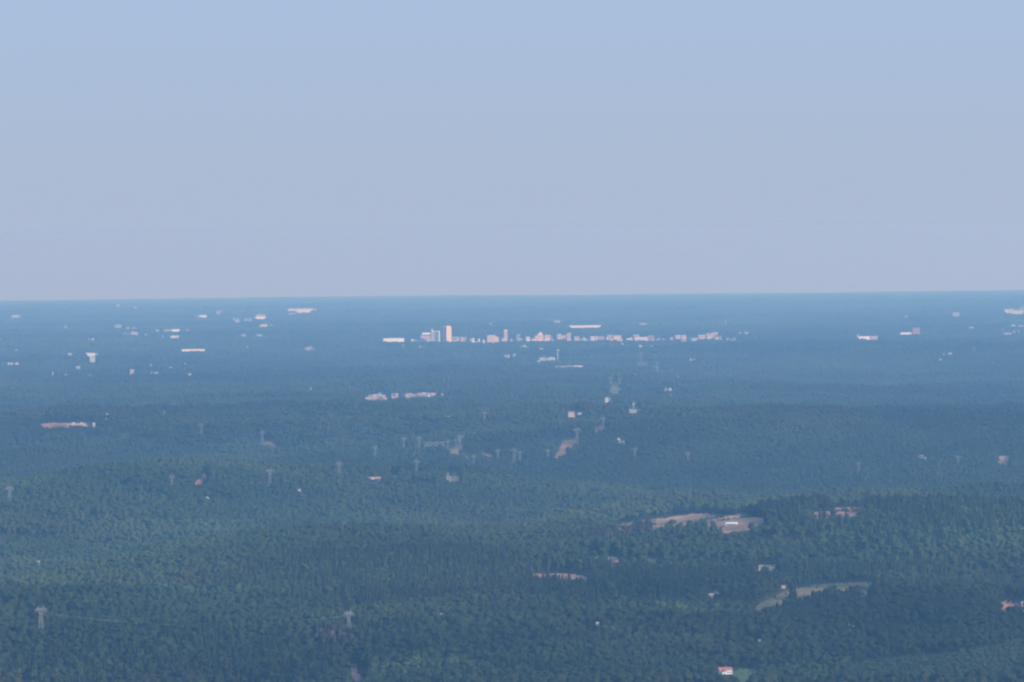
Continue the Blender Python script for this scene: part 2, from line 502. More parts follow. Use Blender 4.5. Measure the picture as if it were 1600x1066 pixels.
CLEARINGS = [
    ([(940, 827), (962, 820), (1000, 814), (1050, 808), (1085, 803), (1100, 802), (1122, 806), (1160, 804), (1175, 808), (1192, 811), (1188, 817), (1172, 824), (1150, 826), (1128, 830), (1105, 823), (1085, 819), (1062, 819), (1040, 821), (1024, 829), (1019, 820), (1000, 821), (965, 828)], 'clay', 'field'),
    ([(1261, 804), (1290, 798), (1310, 794), (1330, 794), (1352, 790), (1346, 796), (1335, 804), (1318, 802), (1300, 806), (1285, 804)], 'clay2', 'clay_patch'),
    ([(1558, 944), (1572, 938), (1602, 940), (1602, 953), (1582, 954), (1566, 948)], 'redclay', 'clay_patch'),
    ([(816, 897), (850, 896), (900, 898), (926, 904), (900, 906), (870, 904), (845, 901)], 'clay', 'field'),
    ([(1178, 950), (1200, 936), (1230, 923), (1270, 915), (1320, 911), (1378, 911), (1345, 919), (1290, 923), (1240, 932), (1215, 942)], 'dry', 'field'),
    ([(1335, 918), (1352, 915), (1355, 928), (1340, 930)], 'dry', 'field'),
    ([(1148, 1048), (1160, 1045), (1176, 1046), (1190, 1050), (1176, 1054), (1158, 1062)], 'lawn', 'lawn'),
    ([(1122, 1049), (1150, 1048), (1150, 1052), (1124, 1053)], 'lawn', 'lawn'),
    ([(548, 1037), (560, 1038), (557, 1050), (568, 1060), (572, 1070), (556, 1070), (550, 1055)], 'clay2', 'dirt_track'),
    ([(915, 867), (935, 867), (938, 870), (918, 870)], 'lawn', 'lawn'),
    ([(948, 870), (962, 871), (968, 877), (955, 878)], 'tan_earth', 'clay_patch'),
    ([(1012, 873), (1030, 873), (1032, 877), (1016, 877)], 'dry', 'field'),
    ([(1183, 884), (1215, 882), (1222, 885), (1196, 890), (1184, 890)], 'tan_earth', 'field'),
    ([(1105, 927), (1126, 927), (1126, 930), (1107, 930)], 'tan_earth', 'clay_patch'),
    ([(865, 713), (874, 703), (878, 688), (888, 685), (900, 683), (898, 690), (884, 704), (876, 711)], 'clay', 'power_line_corridor'),
    ([(928, 673), (940, 665), (944, 655), (946, 664), (938, 671)], 'redclay', 'power_line_corridor'),
    ([(953, 596), (962, 602), (970, 594), (968, 607), (962, 616), (955, 611)], 'dry', 'power_line_corridor'),
    ([(1000, 566), (1012, 566), (1008, 570), (995, 570)], 'dry', 'power_line_corridor'),
    ([(1022, 572), (1026, 570), (1031, 580), (1026, 580)], 'dry', 'power_line_corridor'),
    ([(700, 700), (712, 699), (722, 705), (736, 714), (728, 714), (712, 708)], 'dry', 'power_line_corridor'),
    ([(752, 702), (760, 707), (771, 713), (764, 713), (755, 708)], 'redclay', 'power_line_corridor'),
    ([(697, 742), (706, 737), (716, 742), (720, 748), (708, 749), (698, 747)], 'tan_earth', 'clay_patch'),
    ([(304, 752), (312, 748), (318, 738), (322, 743), (316, 753), (306, 754)], 'redclay', 'clay_patch'),
    ([(1556, 716), (1566, 712), (1579, 712), (1572, 718), (1577, 727), (1568, 725)], 'clay', 'clay_patch'),
    ([(64, 662.5), (90, 661), (140, 661), (140, 663.6), (100, 663.6), (66, 664)], 'redclay', 'clay_patch'),
    ([(411, 689), (425, 691), (432, 695), (420, 694)], 'clay', 'power_line_corridor'),
    ([(885, 643), (897, 642), (899, 648), (887, 649)], 'redclay', 'clay_patch'),
    ([(978, 642), (986, 640), (1008, 641), (1008, 643), (984, 644)], 'tan_earth', 'clay_patch'),
    ([(968, 688), (979, 689), (976, 693), (971, 692)], 'tan_earth', 'clay_patch'),
    ([(572, 620), (590, 616), (604, 617), (603, 620.5), (588, 620), (574, 624)], 'clay', 'clay_patch'),
    ([(632, 615.5), (680, 614.5), (680, 617), (634, 619)], 'clay', 'clay_patch'),
    ([(611, 743), (623, 742), (624, 745), (612, 746)], 'lawn', 'field'),
    ([(1036, 606), (1060, 606), (1060, 608), (1036, 608)], 'redclay', 'clay_patch'),
]
for poly, mat, name in CLEARINGS:
    clearing(poly, mat, name)

# young plantation on the smooth slope in the lower right corner: short trees
YOUNG = [[(1290, 1068), (1330, 1036), (1390, 1027), (1440, 1021), (1520, 1013), (1610, 1000), (1610, 1068)],
         [(1336, 980), (1372, 977), (1420, 978), (1475, 976), (1470, 984), (1400, 990), (1340, 990)],
         [(1040, 880), (1110, 877), (1180, 883), (1178, 889), (1060, 888)],
         [(930, 874), (1000, 876), (1000, 884), (930, 882)],
         [(150, 852), (230, 845), (400, 842), (400, 847), (240, 852), (160, 858)]]

# ------------------------------------------------------------------ things placed by where they stand in the wood
def spot(px, yb, hide=11.0):
    """ground point whose canopy line (hide metres up) is seen at px, yb"""
    x, y, z, d = cast([px], [yb], lift=hide)
    if np.isnan(d[0]):
        x, y, z, d = cast([px], [yb + 2], lift=0)
    return x[0], y[0], z[0], d[0]

FOOT = []     # footprints kept free of trees (x, y, radius)
def keep_clear(x0, x1, y0, y1, d):
    for u in range(int(math.floor(x0)), int(math.ceil(x1)) + 1):
        for w in range(int(math.floor(y0)), int(math.ceil(y1)) + 1):
            if 0 <= u < NX and 0 <= w < NY:
                HARD[w, u] = max(HARD[w, u], d)

def window_rows(wd, dp, h, base, n_floor, col, parent, mat='glass'):
    """real recessed-looking window bands, one part per storey"""
    fh = (h - base) / n_floor
    for k in range(n_floor):
        b = MB()
        z0 = base + fh * k + fh * 0.35; z1 = z0 + fh * 0.4
        b.box(-wd / 2 + 0.08 * wd, wd / 2 - 0.08 * wd, -dp / 2 - 0.12, -dp / 2 + 0.3, z0, z1)
        b.box(wd / 2 - 0.3, wd / 2 + 0.12, -dp / 2 + 0.1 * dp, dp / 2 - 0.1 * dp, z0, z1)
        b.part('window_band', M[mat], parent)

def flat_building(name, wd, dp, h, wall, roof, loc, rz, windows=True, door=True):
    t = empty(name, loc, rz)
    b = MB(); b.box(-wd / 2, wd / 2, -dp / 2, dp / 2, -6, h); b.part('wall', M[wall], t)
    b = MB()
    b.box(-wd / 2 - 0.4, wd / 2 + 0.4, -dp / 2 - 0.4, dp / 2 + 0.4, h + 0.003, h + 0.9)
    b.part('roof', M[roof], t)
    if windows:
        n = max(1, min(5, int(h / 6)))
        window_rows(wd, dp, h, h * 0.35, n, None, t)
    if wd > 40:
        b = MB(); b.box(-wd * 0.2, -wd * 0.2 + 6, -3, 3, h + 0.91, h + 3.4); b.part('roof_unit', M['pale'], t)
        b = MB(); b.box(wd * 0.22, wd * 0.22 + 5, -2, 4, h + 0.91, h + 3.0); b.part('roof_unit', M['pale'], t)
    return t

def gable_house(name, wd, dp, h, wall, roof, loc, rz):
    t = empty(name, loc, rz)
    hw = h * 0.62
    b = MB(); b.box(-wd / 2, wd / 2, -dp / 2, dp / 2, -4, hw); b.part('wall', M[wall], t)
    b = MB(); b.gable(-wd / 2, wd / 2, -dp / 2, dp / 2, hw + 0.003, h); r = b.part('roof', M[roof], t)
    b = MB(); b.box(wd * 0.2, wd * 0.2 + 1.0, -0.5, 0.5, hw + (h - hw) * 0.5, h + 1.0); b.part('chimney', M['brick'], r)
    b = MB()
    b.box(-wd * 0.35, -wd * 0.2, -dp / 2 - 0.06, -dp / 2 + 0.2, hw - 1.6, hw - 0.5)
    b.part('window', M['glass'], t)
    b = MB(); b.box(wd * 0.2, wd * 0.35, -dp / 2 - 0.06, -dp / 2 + 0.2, hw - 1.6, hw - 0.5); b.part('window', M['glass'], t)
    b = MB(); b.box(-wd * 0.05, wd * 0.05, -dp / 2 - 0.06, -dp / 2 + 0.2, 0.05, 2.2); b.part('door', M['dark'], t)
    return t

def water_tower(name, h, loc, mat='white', bulb=5.5):
    t = empty(name, loc)
    b = MB(); b.ring([(2.4, -4), (2.4, 0), (1.5, 5), (1.5, h - 2 * bulb * 0.8), (2.6, h - 1.6 * bulb * 0.8)]); b.part('column', M['pale'], t)
    prof = [(2.6, h - 1.6 * bulb * 0.8)]
    for k in range(1, 8):
        a = -math.pi / 2 + math.pi * k / 8 + 0.25 * (1 - k / 8)
        prof.append((bulb * math.cos(a), h - bulb * 0.8 + bulb * 0.8 * math.sin(a)))
    prof.append((0.02, h))
    b = MB(); b.ring(prof); b.part('tank', M[mat], t)
    b = MB(); b.bar((0, 0, h - 0.1), (0, 0, h + 2), 0.4); b.part('vent', M['steel'], t)
    return t

def chimney_stack(name, h, loc, mat='white', r=2.0):
    t = empty(name, loc)
    b = MB(); b.ring([(r * 1.3, -4), (r, h), (0.02, h)]); b.part('shaft', M[mat], t)
    b = MB(); b.ring([(r * 1.06, h - 3), (r * 1.12, h - 3), (r * 1.12, h + 0.6), (r * 0.8, h + 0.6)]); b.part('rim', M['grey'], t)
    return t

def put(kind, x0, x1, y0, y1, wall, roof, label, cat, group=None, name=None, rz=None, depth=None, hide=10.0, bulb=None):
    xc = (x0 + x1) / 2
    x, y, z, d = spot(xc, y1, hide)
    m_px = d / F
    wd = max((x1 - x0) * m_px, 5)
    h = hide + max(y1 - y0, 1.0) * m_px
    if kind == 'flat' and x1 - x0 < 13 and not (600 < x0 < 1125 and 515 < y1 < 535):
        wall = {'white': 'softw', 'tan': 'pink'}.get(wall, wall); roof = {'roofw': 'softr'}.get(roof, roof)
    if kind in ('house', 'ware', 'stack', 'water') and x1 - x0 < 13:
        wall = {'white': 'softw', 'pale': 'softw', 'pink': 'softp', 'cream': 'softw'}.get(wall, wall); roof = {'roofw': 'softr', 'roofp': 'softp'}.get(roof, roof)
        if d > 15000 and kind != 'water':
            y0 = y0 + 0.35 * (y1 - y0); h = hide + max(y1 - y0, 1.0) * m_px
    az = math.atan2(x, y)
    if rz is None:
        rz = random.uniform(0.0, 0.35)
    rz = rz - az
    if kind == 'flat':
        dp = depth or min(max(wd * 0.5, 14), 60)
        wl = max(wd / max(math.cos(rz), .5) - dp * abs(math.sin(rz)) * 0.6, wd * 0.7)
        t = flat_building(name or 'building', wl, dp, h, wall, roof, (x, y, z), rz)
    elif kind == 'ware':
        dp = depth or min(max(wd * 0.4, 18), 90)
        t = flat_building(name or 'warehouse', wd, dp, h, wall, roof, (x, y, z), rz * 0.4, windows=False)
        b = MB(); b.box(-wd * 0.1, wd * 0.1, -dp / 2 - 0.15, -dp / 2 + 0.3, 0.5, h * 0.3); b.part('loading_door', M['dark'], t)
    elif kind == 'house':
        dp = depth or min(max(wd * 0.6, 8), 16)
        t = gable_house(name or 'house', wd, dp, h, wall, roof, (x, y, z), rz)
    elif kind == 'water':
        t = water_tower(name or 'water_tower', h, (x, y, z), wall, bulb or max(wd / 2, 4))
    elif kind == 'stack':
        t = chimney_stack(name or 'chimney_stack', h, (x, y, z), wall, max(wd / 2, 1.8))
    tag(t, label, cat, group)
    if d > 15000: keep_clear(x0, x1, y0, y1 - 0.5, d)
    else:
        for u in range(int(x0 + 0.5), int(x1) + 1):
            for w in range(int(y0), max(int(y1 - 0.8), int(y0)) + 1):
                if 0 <= u < NX and 0 <= w < NY: HARD[w, u] = max(HARD[w, u], d)
    FOOT.append((x, y, max(wd * 0.55, 6)))
    return t

# --- the city centre, hand built
def downtown():
    # tallest tower
    x, y, z, d = spot(699.5, 532, 12)
    s = d / F; t = empty('office_tower', (x, y, z), math.radians(30) - math.atan2(x, y))
    h = 12 + 22 * s; a = 4.3 * s; c = 3.7 * s      # half width, half depth
    b = MB(); b.box(-a, a, -c, c, -6, h); b.part('wall', M['tan'], t)
    b = MB(); b.box(-a - 4.5, -a + 0.5, c - 5.0, c + 0.6, -6, h + 1.5); b.part('corner_pier', M['white'], t)
    b = MB(); b.box(a - 2.0, a + 0.6, -c - 0.6, -c + 2.0, -6, h + 1.5); b.part('corner_pier', M['cream'], t)
    b = MB(); b.box(-a - 0.4, -a + 0.5, -c + 0.6, c - 5.6, 4, h - 1); b.part('glass_strip', M['glass'], t)
    for k in range(17):
        zz = 8 + k * (h - 12) / 17
        b = MB(); b.box(-a + 1.5, a - 2.6, -c - 0.25, -c + 0.4, zz, zz + 0.8); b.part('window_band', M['grey'], t)
    b = MB(); b.box(-a - 0.3, a + 0.3, -c - 0.3, c + 0.3, h + 0.003, h + 1.2); b.part('roof', M['roofg'], t)
    b = MB(); b.box(-5, 6, -4, 4, h + 1.21, h + 4.5); b.part('penthouse', M['pale'], t)
    b = MB(); b.bar((-6, 0, h + 1.2), (-6, 0, h + 26), 0.7, 0.25); b.part('antenna', M['steel'], t)
    tag(t, 'tallest tower of the city, peach-coloured slab with a white corner strip', 'tower', name_group)
    keep_clear(694, 705, 510, 531.5, d); FOOT.append((x, y, 30))
    # framed glass tower
    x, y, z, d = spot(681, 533.5, 12); s = d / F
    t = empty('office_tower', (x, y, z), -0.1 - math.atan2(x, y)); h = 12 + 15 * s; a = 6.2 * s; c = 12
    b = MB(); b.box(-a + 3, a - 3, -c + 1.5, c, -6, h - 3); b.part('wall', M['glass'], t)
    for xx in (-a, -a + 8.5, a - 3.2):
        b = MB(); b.box(xx, xx + 3.2, -c, c + 0.5, -6, h); b.part('pier', M['white'], t)
    b = MB(); b.box(-a, a, -c - 0.4, c + 0.8, h + 0.003, h + 3.4); b.part('roof', M['white'], t)
    b = MB(); b.box(-a, -a + 4.5, -2, 3, h + 3.41, h + 15); b.part('lift_shaft', M['white'], t)
    for k in range(9):
        zz = 8 + k * (h - 12) / 9
        b = MB(); b.box(-a + 12, a - 3.4, -c + 1.1, -c + 1.7, zz, zz + 1.0); b.part('floor_band', M['grey'], t)
    tag(t, 'blue glass tower in a white frame, left of the tallest tower', 'tower', name_group)
    keep_clear(674, 688, 515, 533, d); FOOT.append((x, y, 30))
    # stepped block with recessed dark storey
    x, y, z, d = spot(664.5, 533, 12); s = d / F
    t = empty('office_block', (x, y, z), 0.12 - math.atan2(x, y)); h = 12 + 8 * s; a = 7.6 * s; c = 14
    b = MB(); b.box(-a, a, -c, c, -6, h); b.part('wall', M['pink'], t)
    for k in range(4):
        zz = 12 + k * (h - 13) / 4
        b = MB(); b.box(-a * 0.9, a * 0.9, -c - 0.2, -c + 0.4, zz + 1, zz + 2.6); b.part('window_band', M['glass'], t)
    b = MB(); b.box(-a + 3, a - 1, -c + 3, c - 2, h + 0.003, h + 2.2 * s); b.part('recessed_storey', M['glass'], t)
    b = MB(); b.box(-a * 0.7, a, -c + 1, c, h + 2.2 * s + 0.003, h + 5 * s); b.part('upper_storey', M['white'], t)
    tag(t, 'broad pink office block with a dark recessed storey and white top', 'office block', name_group)
    keep_clear(657, 672, 520, 532, d); FOOT.append((x, y, 35))
    # low framed hall right of the tower
    x, y, z, d = spot(711, 533, 10); s = d / F
    t = empty('parking_deck', (x, y, z), -0.05 - math.atan2(x, y)); h = 10 + 6.5 * s; a = 5.2 * s; c = 14
    b = MB(); b.box(-a + 1, a - 1, -c + 1.5, c, -6, h - 1); b.part('wall', M['glass'], t)
    for zz in (9, 15, h - 4):
        b = MB(); b.box(-a, a, -c, c + 0.3, zz, zz + 2.6); b.part('deck', M['white'], t)
    b = MB(); b.box(a - 3, a + 0.3, -c - 0.3, c, -6, h); b.part('stair_tower', M['white'], t)
    tag(t, 'low white parking deck with open dark floors, right against the tallest tower', 'parking deck', name_group)
    keep_clear(705, 716, 526, 532, d); FOOT.append((x, y, 30))
    # square brick tower further right
    x, y, z, d = spot(789.8, 530, 12); s = d / F
    t = empty('office_tower', (x, y, z), 0.22 - math.atan2(x, y)); h = 12 + 13.6 * s; a = 2.7 * s; c = 8
    b = MB(); b.box(-a, a, -c, c, -6, h); b.part('wall', M['pink'], t)
    for k in range(8):
        zz = 10 + k * (h - 14) / 8
        b = MB(); b.box(-a * 0.8, a * 0.8, -c - 0.2, -c + 0.4, zz, zz + 1.4); b.part('window_band', M['glass'], t)
    b = MB(); b.box(-a - 0.5, a + 0.5, -c - 0.5, c + 0.5, h + 0.003, h + 2.5); b.part('roof', M['white'], t)
    b = MB(); b.box(-4, 3, -3, 3, h + 2.51, h + 6); b.part('penthouse', M['brick'], t)
    tag(t, 'slim square pink tower standing alone right of the city centre', 'tower', name_group)
    keep_clear(787, 793, 515, 529.5, d); FOOT.append((x, y, 22))
    # block of vertical piers
    x, y, z, d = spot(767, 533, 11); s = d / F
    t = empty('office_block', (x, y, z), 0.2 - math.atan2(x, y)); h = 11 + 8.5 * s; a = 6.3 * s; c = 13
    b = MB(); b.box(-a, a, -c + 1, c, -6, h - 1); b.part('wall', M['brick'], t)
    for k in range(6):
        xx = -a + k * (2 * a - 3.0) / 5
        b = MB(); b.box(xx, xx + 3.0, -c, -c + 2, -6, h); b.part('pier', M['cream'], t)
    b = MB(); b.box(-a, a, -c - 0.2, c, h + 0.003, h + 1.6); b.part('roof', M['cream'], t)
    b = MB(); b.box(a + 0.01, a + 5.5 * s, -c + 4, c - 2, -6, h - 4.5 * s + 8); b.part('wing', M['pink'], t)
    tag(t, 'brick block with pale vertical piers and a low right-hand wing', 'office block', name_group)
    keep_clear(759, 776, 524, 532.5, d); FOOT.append((x, y, 35))
    # stepped hospital block
    x, y, z, d = spot(843, 529.3, 11); s = d / F
    t = empty('hospital', (x, y, z), 0.12 - math.atan2(x, y)); c = 16
    b = MB(); b.box(-7.5 * s, 6 * s, -c, c, -6, 11 + 5 * s); b.part('wing', M['tan'], t)
    b = MB(); b.box(-3 * s, 4.5 * s, -c - 2, c - 3, 11 + 5 * s + 0.003, 11 + 8 * s); b.part('upper_storey', M['tan'], t)
    b = MB(); b.box(0, 2.8 * s, -c + 2, c - 6, 11 + 8 * s + 0.003, 11 + 9.8 * s); b.part('top_storey', M['white'], t)
    for k in range(3):
        b = MB(); b.box(-7 * s, 5.5 * s, -c - 0.2, -c + 0.3, 12 + k * 5.2, 13.6 + k * 5.2); b.part('window_band', M['glass'], t)
    tag(t, 'stepped tan hospital block with a white top storey', 'hospital', name_group)
    keep_clear(835, 850, 519, 529, d); FOOT.append((x, y, 40))

name_group = 'city centre buildings'
downtown()

B = []   # table: kind, x0, x1, ytop, ybottom, wall, roof, label, category, group
ORD = 'leftmost,second,third,fourth,fifth,sixth,seventh,eighth,ninth,tenth,eleventh,twelfth,thirteenth,fourteenth,fifteenth,sixteenth,seventeenth,eighteenth,nineteenth,twentieth,twenty-first,twenty-second,twenty-third,twenty-fourth'.split(',')
def ordinal(k, n):
    if k == 0: return 'leftmost'
    if k == n - 1: return 'rightmost'
    return ORD[k] + ' from left'
def row(kind, items, walls, roofs, phrase, cat, group):
    """phrase: what the row is; every member is told apart by its rank from the left"""
    items = sorted(items)
    for k, (x0, x1, y0, y1) in enumerate(items):
        label = ordinal(k, len(items)) + ' of the ' + phrase
        B.append((kind, x0, x1, y0, y1, walls[k % len(walls)], roofs[k % len(roofs)], label, cat, group))

def one(kind, x0, x1, y0, y1, wall, roof, label, cat, group=None, **kw):
    B.append((kind, x0, x1, y0, y1, wall, roof, label, cat, group, kw))

one('ware', 599, 631, 529, 533, 'white', 'roofw', 'long bright white warehouse at the left end of the city centre', 'warehouse')
one('flat', 642, 648, 530.5, 533, 'white', 'roofw', 'small white building just left of the broad pink block', 'building', 'white buildings left of the pink block')
one('flat', 649, 656, 530.8, 533.5, 'white', 'roofw', 'low white building touching the left side of the broad pink block', 'building', 'white buildings left of the pink block')
one('flat', 718, 726, 527, 531.5, 'pink', 'roofg', 'pinkish low block right of the parking deck', 'building')
one('stack', 728, 729, 523.5, 529, 'pale', 'roofg', 'slim pale shaft right of the parking deck', 'chimney')
one('flat', 737, 741, 529, 532, 'white', 'roofw', 'small bright white cube between the tallest tower and the pier block', 'building')
one('flat', 754, 757, 531.5, 534, 'white', 'roofw', 'tiny white building left below the pier block', 'building')
one('flat', 778, 786, 528.5, 530.5, 'pink', 'roofg', 'low reddish building left beside the slim square tower', 'building')
one('flat', 807, 809, 523, 529, 'pale', 'roofw', 'narrow pale block right of the slim square tower', 'building')
one('flat', 810.5, 812.5, 522.5, 526.5, 'pink', 'roofw', 'shorter narrow pinkish block next to the narrow pale one', 'building')
one('ware', 809, 818, 528.4, 530, 'grey', 'roofg', 'flat grey shed at the foot of the narrow pale blocks', 'shed')
one('flat', 822, 828, 526.5, 530, 'white', 'roofw', 'bright white building left of the stepped hospital', 'building')
one('flat', 831.5, 836, 527.5, 529.5, 'white', 'roofw', 'small low white building touching the hospital on its left', 'building')
one('flat', 851.5, 859.5, 523.7, 529.3, 'tan', 'roofw', 'tan block with white base right beside the stepped hospital', 'building')
one('stack', 861.4, 862.6, 521.5, 529.5, 'white', 'roofw', 'thin white chimney right of the stepped hospital', 'chimney')
one('flat', 870, 877, 522.5, 528, 'pink', 'roofw', 'pink block with pale roof at the left of the brick campus', 'building')
one('flat', 876.5, 885, 524, 529.5, 'tan', 'roofr', 'tan block with dark red roof in the middle of the brick campus', 'building')
one('flat', 885.5, 892, 521, 531, 'pink', 'roofw', 'tallest pink block at the right of the brick campus', 'building')
one('flat', 897, 905, 526, 529.5, 'pink', 'roofg', 'low pink building right of the brick campus', 'building')
one('stack', 910.5, 912, 525, 531, 'pale', 'roofg', 'short pale chimney over a white shed right of the brick campus', 'chimney')
one('ware', 906, 918, 529.5, 531.3, 'pale', 'roofw', 'long pale shed at the foot of the short chimney', 'shed')
one('flat', 923, 932, 526, 528.7, 'white', 'roofw', 'white half of the paired long buildings right of the centre', 'building')
one('ware', 932.5, 944, 525.3, 527.5, 'pink', 'roofw', 'pinkish half of the paired long buildings right of the centre', 'building')
one('flat', 949, 957, 523.8, 529, 'pink', 'roofw', 'pink block, left of the pair right of the long buildings', 'building')
one('flat', 958, 970, 524.2, 527.5, 'tan', 'roofr', 'tan building with red roof, right of the pair beyond the long buildings', 'building')
one('ware', 963, 970, 530.2, 532, 'white', 'roofw', 'white shed just below the tan building with red roof', 'shed')
one('flat', 989.5, 999, 523.6, 526.5, 'pink', 'roofw', 'upper left block of the pink-and-white complex right of the centre', 'building')
one('ware', 991, 1012, 527.5, 531.3, 'pale', 'roofw', 'long white front building of the pink-and-white complex', 'building')
one('flat', 1011, 1022.5, 525, 530.8, 'brick', 'roofw', 'brick block at the right end of the pink-and-white complex', 'building')
one('house', 1025, 1028, 529.5, 531.5, 'white', 'roofw', 'tiny white house right of the brick block', 'house')
one('flat', 1054, 1064, 524.5, 526.5, 'pale', 'roofw', 'pale flat building above the right-hand white shed', 'building')
one('flat', 1064.5, 1072, 523.8, 528, 'pink', 'roofr', 'pink building with dark red roof above the right-hand white shed', 'building')
one('ware', 1062, 1072.5, 531, 533.3, 'white', 'roofw', 'right-hand white shed of the city edge', 'shed')
one('flat', 1081, 1084, 528.5, 532.5, 'white', 'roofw', 'small upright white building at the right edge of the city', 'building')
one('flat', 1091, 1102, 524, 528.3, 'pink', 'roofw', 'lower left block of the last pink row right of the city', 'building')
one('flat', 1103, 1112, 521.8, 526.3, 'pink', 'roofw', 'middle block of the last pink row right of the city', 'building')
one('flat', 1112.5, 1121.5, 519.7, 526, 'pink', 'roofw', 'upper right block of the last pink row right of the city', 'building')
_r = random.Random(8)
for (xa, xb, ya, n_, ph) in ((720, 866, 530.8, 14, 'low pale roofs at the city foot before the brick campus'), (893, 1040, 529.6, 18, 'low pale roofs at the city foot beyond the brick campus'), (1042, 1150, 528.6, 11, 'low pale roofs at the right end of the city')):
    it = []
    for k in range(n_):
        xx = xa + (xb - xa) * (k + 0.3 + 0.4 * _r.random()) / n_; yy = ya + 2.6 * (_r.random() - 0.4)
        ww = 2.0 + 4.5 * _r.random() ** 2
        it.append((xx, xx + ww, yy - 1.3 - 1.6 * _r.random() ** 2, yy))
    row('flat', it, ['pale', 'pink', 'white', 'tan'], ['roofw', 'roofg'], ph, 'building', ph)
one('ware', 888, 938, 508.8, 511.5, 'cream', 'roofw', 'very long low cream warehouse beyond the city centre', 'warehouse')
one('ware', 864, 876, 501.6, 502.8, 'pale', 'roofw', 'faint low shed far beyond the city, above the very long warehouse', 'shed')
one('flat', 1000, 1010, 505, 507, 'pink', 'roofw', 'faint pinkish building far behind, right of the very long warehouse', 'building')
one('flat', 763, 770, 504.8, 507, 'white', 'roofw', 'small white building far behind the slim square tower', 'building')
one('water', 1132.4, 1135, 499.5, 506.5, 'white', 'white', 'white water tower far beyond the right edge of the city', 'water tower', bulb=5.5)
one('ware', 1152, 1158, 519, 520.8, 'white', 'roofw', 'left white shed of the pair right of the city', 'shed')
one('ware', 1162, 1170, 518.7, 520.8, 'white', 'roofw', 'right white shed of the pair right of the city', 'shed')
one('water', 1142, 1144, 529.5, 533, 'white', 'white', 'small white tank below the pair of white sheds', 'water tower')
# around the mid-picture water tower
one('water', 869, 874, 545.5, 561, 'white', 'white', 'white-topped water tower in front of the city, at the end of a long low hall', 'water tower', bulb=7.0, hide=12)
one('ware', 842, 867, 558.6, 561.6, 'grey', 'roofg', 'long low grey hall left of the white-topped water tower', 'hall')
one('house', 864, 867, 560.2, 562.2, 'white', 'roofw', 'small white hut at the right corner of the long grey hall', 'hut')
one('house', 840, 843, 562.3, 564.5, 'white', 'roofw', 'small white hut at the left corner of the long grey hall', 'hut')
one('flat', 787, 796.5, 554.6, 558.4, 'white', 'roofr', 'white building with reddish roof left of the long grey hall', 'building')
one('flat', 801.5, 806, 553.2, 557.2, 'pale', 'roofw', 'pale building right beside the white one with reddish roof', 'building')
row('house', [(865 + 3.6 * k, 867.2 + 3.6 * k, 571.2 - 0.1 * k, 573 + 0.05 * k) for k in range(9)], ['white'], ['roofw'],
    'tiny white houses in the dotted row below the water tower', 'house', 'row of white houses below the water tower')
one('ware', 897, 912, 571.8, 573, 'pale', 'roofw', 'faint low shed at the right end of the dotted row of houses', 'shed')
row('house', [(816.5, 822, 538.8, 540.5), (812, 815, 540.5, 542), (824, 827, 541.3, 542.8), (843, 852, 543.4, 545), (763, 768, 540.3, 542), (743, 746, 533, 534.6),
              (655, 658, 540.5, 542.3), (661, 666, 540.6, 542.4), (629, 631, 537.5, 541.3), (633, 635, 544.5, 546.3), (819, 821, 562.3, 563.8)], ['white', 'pale'], ['roofw'],
    'small white buildings among the trees just below the city centre', 'building', 'small buildings in front of the city centre')
row('house', [(953.5, 957, 537.8, 540), (971, 974, 535.5, 538), (985, 989, 538.7, 540.3), (998, 1003, 538.8, 540.4), (1016, 1021, 538.6, 540.4), (908, 914, 539.6, 541.6), (1078, 1081, 559.5, 561), (1083.5, 1086.5, 559.6, 561.6), (945, 947, 580.5, 582), (949, 951, 580.3, 582)],
    ['white'], ['roofw'], 'tiny white houses in the trees right of the water tower', 'house', 'tiny houses right of the water tower')
# left far field
one('ware', 449, 494, 482.5, 484, 'pale', 'roofw', 'long thin pale roof just under the skyline left of centre', 'warehouse')
one('ware', 463, 484, 484.4, 487, 'cream', 'roofw', 'bright cream hall right in front of the long thin pale roof under the skyline', 'warehouse')
one('ware', 451, 463, 488.5, 491.5, 'pale', 'roofw', 'pale hall left below the bright cream hall under the skyline', 'hall')
one('flat', 400, 415, 491.5, 494, 'pink', 'roofr', 'pink-roofed plant far left of the city', 'building')
one('ware', 398, 415, 495, 497.6, 'white', 'roofw', 'white hall in front of the pink-roofed plant', 'hall')
one('ware', 404, 418, 507.3, 509.8, 'pink', 'roofw', 'pinkish shed a little below the pink-roofed plant', 'shed')
one('house', 422, 427, 506.5, 508, 'pale', 'roofw', 'faint hut right of the pinkish shed', 'hut')
row('flat', [(362, 367, 496.5, 498.3), (366, 374, 499.6, 502), (370, 375, 497, 498.5), (382, 386, 498.3, 500.8), (388, 393, 498, 500.5)], ['white', 'pale'], ['roofw'],
    'pale blocks in the ragged cluster left of the pink-roofed plant', 'building', 'ragged cluster left of the pink-roofed plant')
one('water', 313, 315, 481.5, 487, 'white', 'white', 'thin white water tower under the left skyline', 'water tower', bulb=5)
one('water', 414, 416.5, 478.5, 483, 'white', 'white', 'pale water tower close under the skyline above the pink-roofed plant', 'water tower', bulb=5)
one('flat', 338, 348, 486, 488.8, 'white', 'roofw', 'small white block right of the thin white water tower', 'building')
one('ware', 305, 323, 492.7, 494.6, 'white', 'roofw', 'long white shed below the thin white water tower', 'shed')
one('ware', 376, 384, 522.2, 524, 'white', 'roofw', 'left of two short white sheds level with the city centre', 'shed')
one('ware', 400, 412, 522.4, 524.4, 'white', 'roofw', 'right of two short white sheds level with the city centre', 'shed')
one('water', 384.6, 388, 541, 547, 'white', 'white', 'bright white water tower left of the city, alone among trees', 'water tower', bulb=5.5)
one('ware', 284, 320, 546, 548.3, 'cream', 'roofw', 'long bright thin warehouse left of the lone white water tower', 'warehouse')
